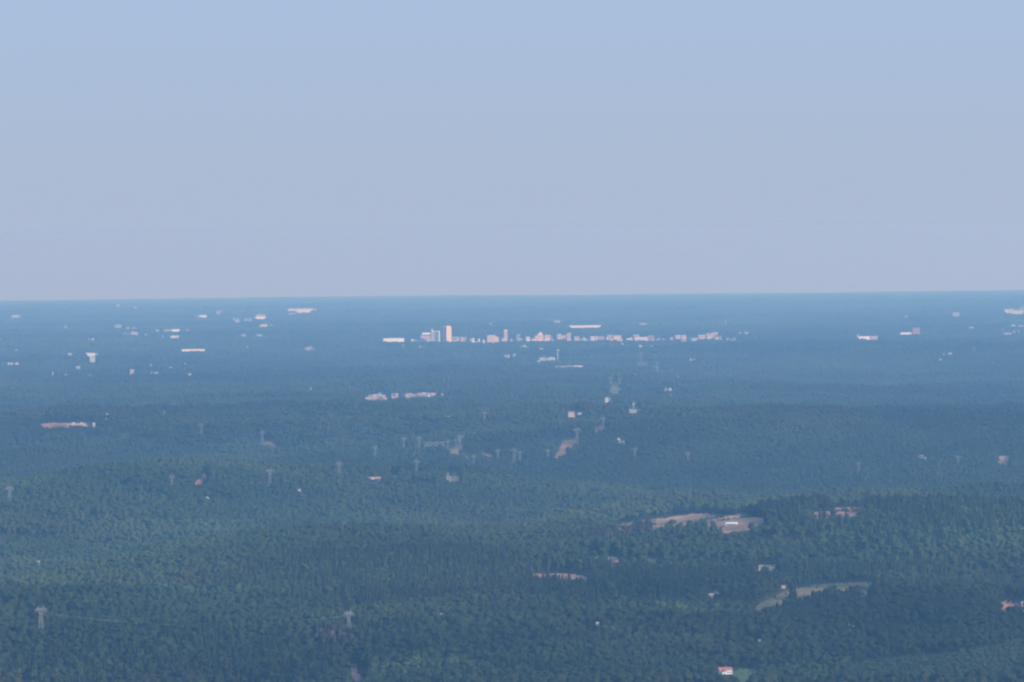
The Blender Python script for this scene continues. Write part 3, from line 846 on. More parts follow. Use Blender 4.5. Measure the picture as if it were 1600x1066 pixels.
one('house', 475, 478.5, 543.2, 545, 'white', 'roofw', 'left hut beside the red-roofed hall left of the city', 'hut')
one('flat', 479.5, 488, 542.2, 546, 'white', 'roofr', 'white hall with reddish roof left of the city', 'hall')
one('house', 489, 494, 544.3, 546.8, 'white', 'roofw', 'right hut beside the red-roofed hall left of the city', 'hut')
one('flat', 181.5, 187.5, 475.6, 479, 'white', 'roofw', 'white block standing almost on the left skyline', 'building')
one('flat', 209, 217, 479.6, 481.4, 'pale', 'roofw', 'pale low block under the left skyline', 'building')
one('ware', 17, 32, 493.3, 495, 'pale', 'roofw', 'faint long roof at the far left under the skyline', 'warehouse')
one('house', 99, 106, 509, 510.8, 'pale', 'roofw', 'faint hut between the far left roof and the pink-tinted hall', 'hut')
one('flat', 179, 190, 507.8, 511.4, 'white', 'roofr', 'white hall with pinkish edge, first of the left-hand business park', 'hall')
row('ware', [(197, 202, 511.5, 513.2), (207, 212.5, 511.5, 513.2), (192, 201, 519.6, 521.6), (204, 215.5, 518, 522), (226, 229, 521.5, 523.3), (241, 249, 515.2, 516.8), (256, 267, 514.6, 517.2), (268, 281, 514.8, 517.3), (291, 298, 514.2, 516), (252.5, 256, 524, 526), (266, 280, 525, 527.2)],
    ['white', 'white', 'pale'], ['roofw'], 'white sheds scattered through the left-hand business park', 'shed', 'sheds of the left-hand business park')
row('house', [(138, 141, 528.3, 529.8), (143, 147, 528.3, 529.8), (0, 4, 528.3, 530), (23.5, 28, 545.3, 547.3)], ['pale'], ['roofw'],
    'faint small buildings in the woods below the far left roof', 'building', 'faint small buildings at the left edge')
one('ware', 106, 113, 551.5, 553.6, 'white', 'roofw', 'short bright shed left of the L-shaped white plant', 'shed')
one('house', 93, 98, 553.2, 555.2, 'pale', 'roofw', 'faint hut left of the short bright shed', 'hut')
one('flat', 134, 148, 551.6, 555.2, 'white', 'roofr', 'bright white top hall of the L-shaped plant', 'hall')
one('flat', 149, 154.5, 552, 554.6, 'white', 'roofw', 'small white block right beside the top hall of the L-shaped plant', 'building')
one('flat', 140, 148.5, 557.5, 564.5, 'pale', 'roofw', 'pale lower wing below the bright top hall', 'building')
one('flat', 118, 125.5, 572.4, 575.7, 'white', 'roofw', 'bright white hall alone below the L-shaped plant', 'hall')
row('house', [(10, 15, 566, 568), (16, 21, 566.2, 568), (23, 29, 565.8, 567.8)], ['pale'], ['roofw'],
    'pale roofs in the short row at the left edge', 'building', 'short row of pale roofs at the left edge')
one('water', 81, 83.6, 581, 587.5, 'white', 'white', 'slender white water tower at the far left', 'water tower', bulb=3.6)
one('house', 101, 106, 584, 586, 'pale', 'roofw', 'faint hut right of the slender white water tower', 'hut')
one('house', 139.5, 142.5, 584, 586, 'pale', 'roofw', 'faint hut below the bright lone white hall', 'hut')
one('flat', 203, 209.5, 577.5, 583, 'tan', 'roofr', 'small tan two-storey block with red roof', 'building')
one('house', 233.5, 237, 568.6, 571.4, 'white', 'roofw', 'small white house above the faint double roofs', 'house')
one('ware', 232, 238, 581, 582.8, 'pale', 'roofw', 'left of two faint roofs right of the tan two-storey block', 'shed')
one('ware', 241, 247.5, 581, 582.8, 'pale', 'roofw', 'right of two faint roofs right of the tan two-storey block', 'shed')
one('house', 263.5, 271, 572.4, 575.2, 'white', 'roofw', 'bright white house below the long thin warehouse', 'house')
one('stack', 288.3, 289.6, 566, 569.5, 'pale', 'roofw', 'short pale mast right above the bright white house', 'mast')
one('ware', 294, 300, 583.2, 585, 'grey', 'roofw', 'greenish grey roof right below the bright white house', 'shed')
one('house', 484, 487, 604, 606, 'white', 'roofw', 'lone white house in the woods between water tower and clay suburb', 'house')
# right far field
one('flat', 1425, 1437, 512.5, 521.4, 'brick', 'roofg', 'purple-brown brick block rising from the woods on the right', 'building')
one('ware', 1406, 1424, 520, 522, 'white', 'roofw', 'long white shed left of the purple-brown brick block', 'shed')
one('flat', 1338, 1343, 523, 525.5, 'pink', 'roofr', 'pink left end of the long school on the right', 'building')
one('ware', 1340, 1359, 526, 528.2, 'white', 'roofw', 'long white middle of the school on the right', 'school')
one('flat', 1360, 1371, 525.5, 530, 'pink', 'roofw', 'pink right block of the long school on the right', 'building')
one('house', 1415, 1419, 492.6, 495.5, 'pale', 'roofw', 'pale hut above the purple-brown brick block', 'hut')
one('flat', 1488, 1498.5, 488.6, 493, 'grey', 'roofg', 'greyish block under the right skyline', 'building')
one('water', 1509, 1511.6, 487.5, 491, 'white', 'white', 'small white tank right of the greyish block', 'water tower')
one('ware', 1514.5, 1522, 510, 512.3, 'white', 'roofw', 'white shed below the greyish block', 'shed')
one('flat', 1570, 1583, 483.6, 487.5, 'white', 'roofw', 'white left hall of the mill at the right edge', 'mill')
one('flat', 1578, 1600, 485.2, 489.2, 'cream', 'roofw', 'cream front hall of the mill at the right edge', 'mill')
one('flat', 1593, 1599, 480.2, 485.2, 'white', 'roofw', 'white upright tower block of the mill at the right edge', 'mill')
row('ware', [(1578.5, 1586.5, 506.6, 508.6), (1591.5, 1601, 507.6, 509.8), (1566, 1568.5, 513.6, 516.2), (1568, 1580.5, 519.4, 522.4), (1583, 1586, 516.4, 518.6), (1590.5, 1594, 516.2, 518.6)],
    ['white', 'pale'], ['roofw'], 'pale sheds in the loose group below the mill', 'shed', 'sheds below the mill at the right edge')
row('house', [(1467.5, 1471, 560, 562), (1481.5, 1487.5, 550.4, 552.2), (1473, 1476, 551.8, 553.2), (1423, 1426, 535.6, 537.4), (1499, 1502, 626.6, 628.6), (1550, 1552.5, 565.5, 567.3)], ['pale', 'white'], ['roofw'],
    'faint lone houses in the woods on the right', 'house', 'faint lone houses on the right')
one('stack', 1586, 1587.6, 553.5, 558.6, 'white', 'roofw', 'short white mast at the right edge below the mill', 'mast')
one('house', 1385, 1388.6, 601, 603.2, 'white', 'roofw', 'left of two white houses in the right-hand woods', 'house')
one('house', 1401, 1404, 601.2, 603.2, 'white', 'roofw', 'right of two white houses in the right-hand woods', 'house')
# middle distance
SUB = [(571, 575, 619, 623.5), (575.5, 581, 616, 620), (581.5, 586.5, 615, 619), (587, 591, 614.5, 617.5), (591.5, 596, 612.5, 615.5), (597, 602, 615.5, 620), (600.5, 604.5, 620, 624), (611.5, 615.5, 614, 617), (612.5, 616.5, 618.5, 621.5), (617, 622, 613.3, 617),
       (632.5, 637, 612.6, 615.2), (633, 638, 616, 618.8), (639, 644, 613.4, 616.4), (644.5, 648.5, 615, 618), (653.5, 658, 613.6, 616.4), (659, 665.5, 612.3, 615), (666.5, 672, 612.8, 615.4), (673, 680, 613.3, 616.4), (682, 685.5, 608.5, 611.5), (689, 692.5, 614, 616.5), (700.5, 704, 614.8, 617.4)]
row('house', SUB, ['pink', 'pale', 'pink'], ['roofp', 'roofg', 'roofp'], 'pinkish houses in the new suburb strung along red clay', 'house', 'houses of the new suburb')
one('flat', 944, 950, 621.5, 624.8, 'cream', 'roofw', 'cream left half of the building under the forked corridor', 'building')
one('flat', 950.5, 957, 623, 626, 'white', 'roofw', 'white right half of the building under the forked corridor', 'building')
one('house', 988.5, 991.5, 628, 632.2, 'white', 'roofw', 'tiny bright white house right below the forked corridor', 'house')
one('stack', 1047.4, 1048.8, 615.4, 620.4, 'white', 'roofw', 'thin white mast right of the forked corridor', 'mast')
row('house', [(1036, 1040, 606, 608.4), (1045, 1049, 605.6, 608), (1055, 1060, 605.4, 607.8)], ['pink', 'white'], ['roofw'], 'small pale houses in the row above the thin white mast', 'house', 'row of houses above the thin white mast')
one('house', 1057.5, 1060.5, 585, 589, 'pale', 'roofw', 'pale upright barn above the short row of houses', 'barn')
one('flat', 886, 896.5, 644, 647.2, 'tan', 'roofr', 'orange-tan farm building in mid woods right of centre', 'building')
one('house', 903, 908.5, 644.6, 647.4, 'white', 'roofw', 'small white house right of the orange-tan farm building', 'house')
one('house', 965.5, 968, 684.5, 687.6, 'white', 'roofw', 'tiny white shed beside the tan earth patch right of the big corridor', 'shed')
one('house', 250.5, 254.5, 642.8, 646, 'white', 'roofw', 'left of a pair of bright white houses in the left woods', 'house')
one('house', 255.5, 259.5, 642.8, 646, 'white', 'roofw', 'right of a pair of bright white houses in the left woods', 'house')
one('house', 164.5, 168, 646, 650.5, 'pale', 'roofw', 'pale house above the thin red clay strip at the left', 'house')
one('house', 145, 147.6, 660.6, 664, 'white', 'roofw', 'tiny white shed at the right end of the red clay strip', 'shed')
one('ware', 104, 134, 662.4, 663.4, 'softp', 'roofp', 'long red-roofed shed on the thin red clay strip at the left', 'shed', depth=10, hide=3)
one('house', 696.5, 703, 650, 653.8, 'pale', 'roofg', 'pale farmhouse in the middle woods', 'house')
one('ware', 573, 595, 746, 748.6, 'pink', 'roofr', 'red-roofed farm shed in a small gap in the middle woods', 'shed', depth=14)
one('ware', 588, 598, 748.4, 750.4, 'white', 'roofw', 'white wing in front of the red-roofed farm shed', 'shed', depth=9)
one('house', 1435.5, 1440, 711, 714.8, 'white', 'roofr', 'upper left of three white farm houses beside a dark copse', 'house')
one('house', 1440.5, 1444, 711, 714.2, 'white', 'roofw', 'upper right of three white farm houses beside a dark copse', 'house')
one('house', 1443.5, 1447.6, 714.2, 717.4, 'white', 'roofw', 'lowest of three white farm houses beside a dark copse', 'house')
one('house', 321.6, 324.6, 776.4, 779, 'white', 'roofw', 'single white speck of a cabin in the left woods', 'cabin')
one('house', 466, 468.6, 764.5, 767, 'pale', 'roofw', 'pale cabin in the woods below the left pylons', 'cabin')
# near
one('house', 38.5, 44.5, 891, 894, 'white', 'roofw', 'white house at a wood edge at the lower left', 'house', rz=0.3)
one('house', 82, 86, 887.4, 889.6, 'white', 'roofg', 'small white house right of the house at the wood edge', 'house')
one('house', 58.6, 62, 876, 880, 'pale', 'roofg', 'pale barn above the two lower-left white houses', 'barn')
one('house', 194, 196.8, 929.6, 932, 'cream', 'roofw', 'cream hut alone in the lower-left woods', 'hut')
one('house', 689.4, 692.2, 958.2, 961, 'white', 'roofw', 'single bright white cabin in the lower middle woods', 'cabin')
one('house', 932, 937.6, 971.8, 976.4, 'pink', 'roofw', 'pinkish house with pale roof in the lower right-centre woods', 'house')
one('house', 1185.6, 1188.6, 988, 991.4, 'white', 'roofw', 'tiny white cabin in the woods left of the dark copse', 'cabin')
one('house', 1327.6, 1331.6, 974.4, 976.4, 'cream', 'roofw', 'cream shed behind the white house at the dark copse', 'shed')
one('house', 1333.4, 1338, 978, 981, 'white', 'roofw', 'bright white house at the left end of the dark copse', 'house')
one('house', 1222.6, 1225.6, 914.4, 917, 'tan', 'roofw', 'tan shed above the curved dry field', 'shed', hide=2)
one('house', 1596.6, 1600.6, 940, 945, 'white', 'roofw', 'white house on red clay at the right edge', 'house', hide=2)
one('house', 960.6, 964.6, 876, 878.4, 'white', 'roofr', 'white house on the small tan clearing right of centre', 'house', hide=3)
one('flat', 1117, 1121.6, 926.4, 929, 'pale', 'roofw', 'pale trailer on the small clearing among dark pines', 'trailer', hide=3)

for e in B:
    kw = e[10] if len(e) > 10 else {}
    put(e[0], e[1], e[2], e[3], e[4], e[5], e[6], e[7], e[8], e[9], **kw)

def open_ground_things():
    # long white barn on the big clearing, a row of dark posts under its eaves
    x, y, z, d = spot(1143, 820.3, 0.4); s = d / F
    t = empty('barn', (x, y, z + 0.5), -0.16 - math.atan2(x, y)); a = 8.4 * s; c = 5.5; h = 3.0 * s
    b = MB(); b.box(-a, a, -c, c, -1.5, h * 0.72); b.part('wall', M['white'], t)
    b = MB(); b.gable(-a, a, -c, c, h * 0.72 + 0.003, h * 1.35, over=0.7); b.part('roof', M['roofw'], t)
    for k in range(5):
        xx = -a * 0.85 + k * a * 0.38
        b = MB(); b.box(xx, xx + 2.2, -c - 0.08, -c + 0.2, -0.4, h * 0.45); b.part('stall_opening', M['dark'], t)
    tag(t, 'long white barn with a row of dark openings on the big red clay field', 'barn')
    keep_clear(1133, 1152, 812, 821, d); FOOT.append((x, y, 22))
    # red-roofed farmhouse by the lawn
    x, y, z, d = spot(1133, 1049.5, 2.5); s = d / F
    t = empty('farmhouse', (x, y, z), 0.22 - math.atan2(x, y)); a = 10.5 * s; c = 6.0
    b = MB(); b.box(-a, a * 0.9, -c, c, -2, 4.2); b.part('wall', M['white'], t)
    b = MB(); b.gable(-a, a * 0.9, -c, c, 4.203, 7.4, over=0.7); r = b.part('roof', M['roofr'], t)
    b = MB(); b.box(a * 0.05, a * 0.05 + 1.1, -0.6, 0.6, 5.6, 8.6); b.part('chimney', M['brick'], r)
    b = MB(); b.box(-a * 0.75, -a * 0.1, -c - 5.0, -c - 0.02, -2, 3.0); b.part('front_wing', M['white'], t)
    b = MB()
    b.add([(-a * 0.75 - .4, -c - 5.4, 3.003), (-a * 0.1 + .4, -c - 5.4, 3.003), (-a * 0.1 + .4, -c + 1, 3.003), (-a * 0.75 - .4, -c + 1, 3.003), (-a * 0.425, -c - 5.4, 5.6), (-a * 0.425, -c + 1.0, 5.6)],
          [(0, 3, 2, 1), (0, 1, 4), (1, 2, 5, 4), (2, 3, 5), (3, 0, 4, 5)])
    b.part('wing_roof', M['roofr'], t)
    for k in range(4):
        xx = a * 0.02 + k * a * 0.22
        b = MB(); b.box(xx, xx + 1.3, -c - 0.06, -c + 0.2, 1.2, 2.9); b.part('window', M['glass'], t)
    b = MB(); b.box(-a * 0.5, -a * 0.5 + 1.4, -c - 5.06, -c - 4.8, -0.2, 2.0); b.part('door', M['dark'], t)
    tag(t, 'white farmhouse with bright red roof beside a green lawn near the bottom edge', 'farmhouse')
    keep_clear(1120, 1148, 1038, 1050, d); FOOT.append((x, y, 18))
open_ground_things()

# ------------------------------------------------------------------ pylons
def make_pylon():
    """lattice pylon, 42 m, waisted body and a wide head; parts share meshes between copies"""
    t = empty('lattice_pylon', (0, 0, 0))
    hw = lambda z: 3.9 - (3.9 - 1.5) * min(z / 30.0, 1.0)
    for sx in (-1, 1):
        for sy in (-1, 1):
            b = MB()
            b.bar((sx * hw(0), sy * hw(0), -2), (sx * hw(30), sy * hw(30), 30), 0.32, 0.26)
            b.part('leg', M['steel'], t)
    zs = [0, 7, 13.5, 19.5, 25, 30]
    for sx, sy in ((0, 1), (0, -1), (1, 0), (-1, 0)):
        b = MB()
        for k in range(5):
            z0, z1 = zs[k], zs[k + 1]; a0, a1 = hw(z0), hw(z1)
            if sy:
                b.bar((-a0, sy * a0, z0), (a1, sy * a1, z1), 0.15); b.bar((a0, sy * a0, z0), (-a1, sy * a1, z1), 0.15)
                b.bar((-a1, sy * a1, z1), (a1, sy * a1, z1), 0.15)
            else:
                b.bar((sx * a0, -a0, z0), (sx * a1, a1, z1), 0.15); b.bar((sx * a0, a0, z0), (sx * a1, -a1, z1), 0.15)
                b.bar((sx * a1, -a1, z1), (sx * a1, a1, z1), 0.15)
        b.part('bracing', M['steel'], t)
    # head: two arms spreading to a bridge
    for sx in (-1, 1):
        b = MB()
        for sy in (-1, 1):
            b.bar((sx * 1.5, sy * 1.5, 30), (sx * 4.6, sy * 0.9, 36), 0.34)
            b.bar((sx * 0.2, sy * 1.5, 30), (sx * 4.4, sy * 0.9, 36), 0.22)
            b.bar((sx * 4.6, sy * 0.9, 36), (sx * 3.2, sy * 0.5, 41.5), 0.3)
        b.part('head_arm', M['steel'], t)
        b = MB()
        for sy in (-1, 1):
            b.bar((sx * 4.4, sy * 0.9, 36), (sx * 7.6, 0, 36.6), 0.28)
            b.bar((sx * 4.2, sy * 0.8, 38), (sx * 7.6, 0, 36.6), 0.24)
        b.part('crossarm', M['steel'], t)
    b = MB()
    for sy in (-1, 1):
        b.bar((-4.6, sy * 0.9, 36), (4.6, sy * 0.9, 36), 0.34)
        b.bar((-4.2, sy * 0.8, 38), (4.2, sy * 0.8, 38), 0.34)
        for k in range(6):
            xa = -4.4 + k * 1.47
            b.bar((xa, sy * 0.9, 36), (xa + 1.47 * (1 if k % 2 else 1), sy * 0.8, 38), 0.2)
    b.part('bridge', M['steel'], t)
    for xx in (-7.4, 0, 7.4):
        b = MB(); b.ring([(0.05, 35.9), (0.28, 35.7), (0.28, 33.0), (0.05, 32.8)], 6, xx, 0); b.part('insulator', M['pale'], t)
    return t

PY = [  # x, top, bottom (line of the crowns), label, yaw
    (64, 946, 980, 'grey lattice pylon at the lower left edge of the view', 0.35),
    (545, 952, 982, 'pale lattice pylon in the near woods with wires running off to its left', 0.55),
    (268.5, 741, 757, 'left pylon of the pair in the left middle woods', 0.2),
    (421.5, 731, 753, 'taller right pylon of the pair in the left middle woods', 0.2),
    (15, 758, 783, 'faint pylon at the far left edge', 0.3),
    (315, 660, 676, 'faint pylon in the left woods above the small red clay spot', 0.1),
    (410, 672, 688, 'reddish-looking pylon on the short corridor left of centre', 0.2),
    (530, 720, 739, 'pylon between the left pair and the substation', 0.3),
    (651, 717, 736, 'pylon below and left of the substation', 0.1),
    (586, 695, 710, 'faint pylon left of the substation', 0.2),
    (631, 682, 697, 'leftmost pylon of the substation line', 0.3),
    (655, 681, 696, 'pylon at the left end of the white gantries', 0.3),
    (699.5, 687, 700, 'pylon at the upper left corner of the diagonal corridor', 0.1),
    (713.5, 684, 703, 'left one of the two tall pylons on the diagonal corridor', 0.0),
    (719, 678, 700, 'right, taller one of the two tall pylons on the diagonal corridor', 0.2),
    (740.5, 710, 724, 'pylon at the lower end of the diagonal corridor', 0.2),
    (778, 702, 714, 'left pylon of the trio right of the diagonal corridor', 0.3),
    (803.5, 699, 717, 'middle, tallest pylon of the trio right of the diagonal corridor', 0.1),
    (812.5, 704, 717, 'right pylon of the trio right of the diagonal corridor', 0.3),
    (856, 703, 713, 'short pylon at the foot of the big brown corridor', 0.2),
    (901.5, 667, 689, 'tall pylon at the top of the big brown corridor', 0.1),
    (943, 650, 664, 'pylon on the small red corridor right of the big one', 0.2),
    (954, 588, 602, 'left pylon over the forked corridor', 0.3),
    (969, 590, 603, 'right pylon over the forked corridor', 0.3),
    (1001, 548, 560, 'faint pylon on the hill before the city, left one', 0.2),
    (1027, 564, 576, 'faint pylon over the highest corridor scrap', 0.2),
    (757, 642, 656, 'faint pylon in the centre woods above the diagonal corridor', 0.2),
    (992, 698, 711, 'pylon right of the tan earth patch', 0.2),
    (1497, 711, 724, 'faint pylon in the right woods right of the white farm houses', 0.2),
    (1342, 722, 734, 'faint pylon in the right woods left of the white farm houses', 0.2),
    (1522, 542, 551, 'very faint far pylon on the right, highest of the right-hand ones', 0.2),
    (1075, 706, 718, 'faint pylon in the woods below the centre-right ridge', 0.2),
]
pylon0 = make_pylon()
PYPOS = []
for k, (px, y0, y1, label, yaw) in enumerate(PY):
    x, y, z, d = spot(px, y1, 12.0)
    hgt = 12.0 + (y1 - y0) * d / F
    sca = min(max(hgt / 42.0, 0.7), 1.4)
    if k == 0:
        t = pylon0
    else:
        t = pylon0.copy(); C.objects.link(t)
        for ch in list(pylon0.children):
            c2 = ch.copy(); C.objects.link(c2); c2.parent = t
    t.location = (x, y, z); t.rotation_euler = (0, 0, yaw - math.atan2(x, y)); t.scale = (sca, sca, sca)
    tag(t, label, 'pylon', 'lattice pylons of the power lines')
    keep_clear(px - 3 if k < 2 else px - 1, px + 3 if k < 2 else px + 1, y0, y1 - 1, d)
    FOOT.append((x, y, 5))
    PYPOS.append((x, y, z, sca, t.rotation_euler[2]))

def wires(i, j, label, sag=9.0, th=0.055):
    """three conductors, one thing each, hung between two pylons"""
    a = PYPOS[i]; bq = PYPOS[j]
    for n_, xx in enumerate((-7.4, 0, 7.4)):
        P = []
        for (x, y, z, s, rz) in (a, bq):
            P.append(Vector((x + math.cos(rz) * xx * s, y + math.sin(rz) * xx * s, z + 32.8 * s)))
        b = MB(); N = 24
        pts = []
        for k in range(N + 1):
            u = k / N
            p = P[0].lerp(P[1], u); p.z -= sag * 4 * u * (1 - u)
            pts.append(p)
        for k in range(N):
            b.bar(pts[k], pts[k + 1], th)
        o = b.part('power_line', M['wire'])
        side = ('left', 'middle', 'right')[n_]
        tag(o, side + ' ' + label, 'power line', 'conductors between the near pylons')
wires(1, 0, 'wire sagging between the two nearest pylons', 13)

def substation():
    # row of pale gantries left of the diagonal corridor
    for k in range(6):
        px = 665 + k * 5.4
        x, y, z, d = spot(px, 694.5, 8.0); s = d / F
        t = empty('gantry', (x, y, z), -math.atan2(x, y) + 0.05)
        h = 8 + (4.5 if k % 2 else 3.2) * s
        for sx in (-1, 1):
            b = MB(); b.bar((sx * 2.1 * s, 0, -2), (sx * 2.1 * s, 0, h), 0.7); b.part('post', M['steel'], t)
        b = MB(); b.box(-2.1 * s, 2.1 * s, -0.5, 0.5, h - 1.6, h - 0.5); b.part('beam', M['softw'], t)
        b = MB(); b.box(-1.2 * s, 1.2 * s, -2, 2, 4, 7.5); b.part('transformer', M['steel'], t)
        tag(t, ordinal(k, 6) + ' pale steel gantry in the row left of the diagonal corridor', 'gantry', 'substation gantries')
        keep_clear(px - 3, px + 3, 689, 694, d)
        FOOT.append((x, y, 8))
substation()

# ------------------------------------------------------------------ trees
def ico():
    bm = bmesh.new(); bmesh.ops.create_icosphere(bm, subdivisions=1, radius=1.0)
    v = np.array([x.co[:] for x in bm.verts]); f = np.array([[q.index for q in p.verts] for p in bm.faces]); bm.free()
    return v, f
def ico2():
    bm = bmesh.new(); bmesh.ops.create_icosphere(bm, subdivisions=2, radius=1.0)
    v = np.array([x.co[:] for x in bm.verts]); f = np.array([[q.index for q in p.verts] for p in bm.faces]); bm.free()
    return v, f
IV, IF = ico(); IV2, IF2 = ico2()

def blob(rg, c, r, squash=0.8, rough=0.25, fine=True):
    v, f = (IV2, IF2) if fine else (IV, IF)
    v = v * (1 + rough * (rg.random(len(v)) - 0.5) * 2)[:, None]
    v = v * np.array([r, r, r * squash]) + np.array(c)
    return v, f

def leaf_cards(rg, c, r, n, size, squash=0.8):
    """small leaf-clump faces through the outer volume of a crown lobe"""
    d = rg.normal(size=(n, 3)); d /= np.linalg.norm(d, axis=1)[:, None]
    p = d * (r * (0.85 + 0.35 * rg.random(n)))[:, None] * np.array([1, 1, squash]) + np.array(c)
    a = rg.normal(size=(n, 3)); a /= np.linalg.norm(a, axis=1)[:, None]
    b = np.cross(a, d); b /= (np.linalg.norm(b, axis=1)[:, None] + 1e-6)
    s = size * (0.6 + 0.8 * rg.random(n))[:, None]
    q = np.stack([p - a * s, p + b * s, p + a * s], 1).reshape(-1, 3)
    f = np.arange(3 * n).reshape(-1, 3)
    return q, f

def join(parts):
    vs = []; fs = []; k = 0
    for v, f in parts:
        vs.append(v); fs.append(f + k); k += len(v)
    return np.concatenate(vs), np.concatenate(fs)

def prism(x, y, z0, z1, r0, r1, n=5):
    t = np.arange(n) * 2 * math.pi / n
    v = np.concatenate([np.stack([x + r0 * np.cos(t), y + r0 * np.sin(t), np.full(n, z0)], 1),
                        np.stack([x + r1 * np.cos(t), y + r1 * np.sin(t), np.full(n, z1)], 1)])
    f = []
    for i in range(n):
        j = (i + 1) % n
        f += [[i, j, n + j], [i, n + j, n + i]]
    return v, np.array(f)

def broad_tree(rg, h=18.0, R=4.8, lod=0):
    n = int(rg.integers(6, 10)) if lod == 0 else 4 if lod == 1 else 2
    parts = []
    for k in range(n):
        a = rg.random() * 6.28; rr = R * 0.55 * math.sqrt(rg.random())
        zz = h * (0.50 + 0.36 * rg.random())
        rad = R * (0.42 + 0.25 * rg.random()) * (1.0 if lod == 0 else 1.2 if lod == 1 else 1.5)
        parts.append(blob(rg, (rr * math.cos(a), rr * math.sin(a), zz), rad, 0.85, 0.22, lod == 0))
        if lod == 0:
            parts.append(leaf_cards(rg, (rr * math.cos(a), rr * math.sin(a), zz), rad, 26, 0.75))
        elif lod == 1:
            parts.append(leaf_cards(rg, (rr * math.cos(a), rr * math.sin(a), zz), rad, 8, 1.2))
    parts.append(blob(rg, (0, 0, h * 0.78), R * 0.62, 1.0, 0.25, lod == 0))
    if lod < 2:
        parts.append(prism(0, 0, -2, h * 0.6, 0.35, 0.2, 5))
    return join(parts)

def pine_tree_mesh(rg, h=20.0, R=2.7, lod=0):
    parts = []
    n = 7 if lod == 0 else 3 if lod == 1 else 2
    for k in range(n):
        u = (k + 0.5) / n
        zz = h * (0.42 + 0.55 * u)
        rad = R * (1.05 - 0.72 * u) * (0.85 + 0.3 * rg.random())
        parts.append(blob(rg, ((rg.random() - .5) * 0.9, (rg.random() - .5) * 0.9, zz), rad, 0.9 if lod == 0 else 1.6, 0.3, False))
        if lod == 0: parts.append(leaf_cards(rg, (0, 0, zz), rad, 14, 0.7, 0.7))
    if lod < 2: parts.append(prism(0, 0, -2, h * 0.8, 0.28, 0.12, 5))
    return join(parts)

def clump(rg, fn, n, spread, lod):
    """a piece of canopy: n trees on a jittered grid"""
    m_ = int(math.ceil(math.sqrt(n))); parts = []
    for i in range(m_):
        for j in range(m_):
            if len(parts) >= n: break
            s = 0.75 + 0.5 * rg.random()
            v, f = fn(rg, lod=lod)
            v = v * s + np.array([((i + .5 + .8 * (rg.random() - .5)) / m_ - .5) * spread, ((j + .5 + .8 * (rg.random() - .5)) / m_ - .5) * spread, 0])
            parts.append((v, f))
    return join(parts)

def source_coll(name, meshes):
    col = bpy.data.collections.new(name)
    for k, me in enumerate(meshes):
        o = bpy.data.objects.new('%s_%02d' % (name, k), me)
        col.objects.link(o)
    return col

def tri_mesh(name, vf, mat):
    me = mesh_np(name, vf[0], vf[1], mat)
    return me

rg = np.random.default_rng(3)
SRC = {
    'a_broad': source_coll('broad_tree_shape', [tri_mesh('broad_tree', broad_tree(rg, 15 + 5 * rg.random(), 4.2 + 1.5 * rg.random()), LEAF) for _ in range(10)]),
    'a_pine': source_coll('pine_tree_shape', [tri_mesh('pine_tree', pine_tree_mesh(rg, 18 + 4 * rg.random(), 2.5 + 0.6 * rg.random()), NEEDLE) for _ in range(6)]),
    'b_broad': source_coll('broad_grove_shape', [tri_mesh('broad_grove', clump(rg, broad_tree, 9, 30, 1), LEAF) for _ in range(10)]),
    'b_pine': source_coll('pine_grove_shape', [tri_mesh('pine_grove', clump(rg, pine_tree_mesh, 16, 30, 1), NEEDLE) for _ in range(6)]),
    'c_broad': source_coll('broad_wood_shape', [tri_mesh('broad_wood', clump(rg, broad_tree, 25, 54, 2), LEAF) for _ in range(10)]),
}

def gn_forest(name, pts, rot, scl, idx, tint, coll, label):
    me = bpy.data.meshes.new(name)
    me.vertices.add(len(pts)); me.vertices.foreach_set('co', np.asarray(pts, np.float32).ravel())
    def attr(nm, typ, key, data):
        a = me.attributes.new(nm, typ, 'POINT'); a.data.foreach_set(key, np.ascontiguousarray(data).ravel())
    attr('rotz', 'FLOAT', 'value', rot.astype(np.float32))
    attr('scl', 'FLOAT_VECTOR', 'vector', scl.astype(np.float32))
    attr('idx', 'INT', 'value', idx.astype(np.int32))
    attr('tint', 'FLOAT_COLOR', 'color', np.concatenate([tint, np.ones((len(tint), 1))], 1).astype(np.float32))
    me.update()
    o = link(name, me)
    ng = bpy.data.node_groups.new(name, 'GeometryNodeTree')
    ng.interface.new_socket('Geometry', in_out='INPUT', socket_type='NodeSocketGeometry')
    ng.interface.new_socket('Geometry', in_out='OUTPUT', socket_type='NodeSocketGeometry')
    N = ng.nodes; L = ng.links
    gi = N.new('NodeGroupInput'); go = N.new('NodeGroupOutput')
    ci = N.new('GeometryNodeCollectionInfo'); ci.inputs['Collection'].default_value = coll
    ci.inputs['Separate Children'].default_value = True; ci.inputs['Reset Children'].default_value = True
    ip = N.new('GeometryNodeInstanceOnPoints'); ip.inputs['Pick Instance'].default_value = True
    def na(nm, typ):
        n = N.new('GeometryNodeInputNamedAttribute'); n.data_type = typ; n.inputs['Name'].default_value = nm
        return n.outputs['Attribute']
    cx = N.new('ShaderNodeCombineXYZ'); L.new(na('rotz', 'FLOAT'), cx.inputs['Z'])
    er = N.new('FunctionNodeEulerToRotation'); L.new(cx.outputs[0], er.inputs[0])
    L.new(gi.outputs[0], ip.inputs['Points']); L.new(ci.outputs[0], ip.inputs['Instance'])
    L.new(na('idx', 'INT'), ip.inputs['Instance Index']); L.new(er.outputs[0], ip.inputs['Rotation'])
    L.new(na('scl', 'FLOAT_VECTOR'), ip.inputs['Scale'])
    L.new(ip.outputs[0], go.inputs[0])
    md = o.modifiers.new('trees', 'NODES'); md.node_group = ng
    tag(o, label, 'forest', kind='stuff')
    return o

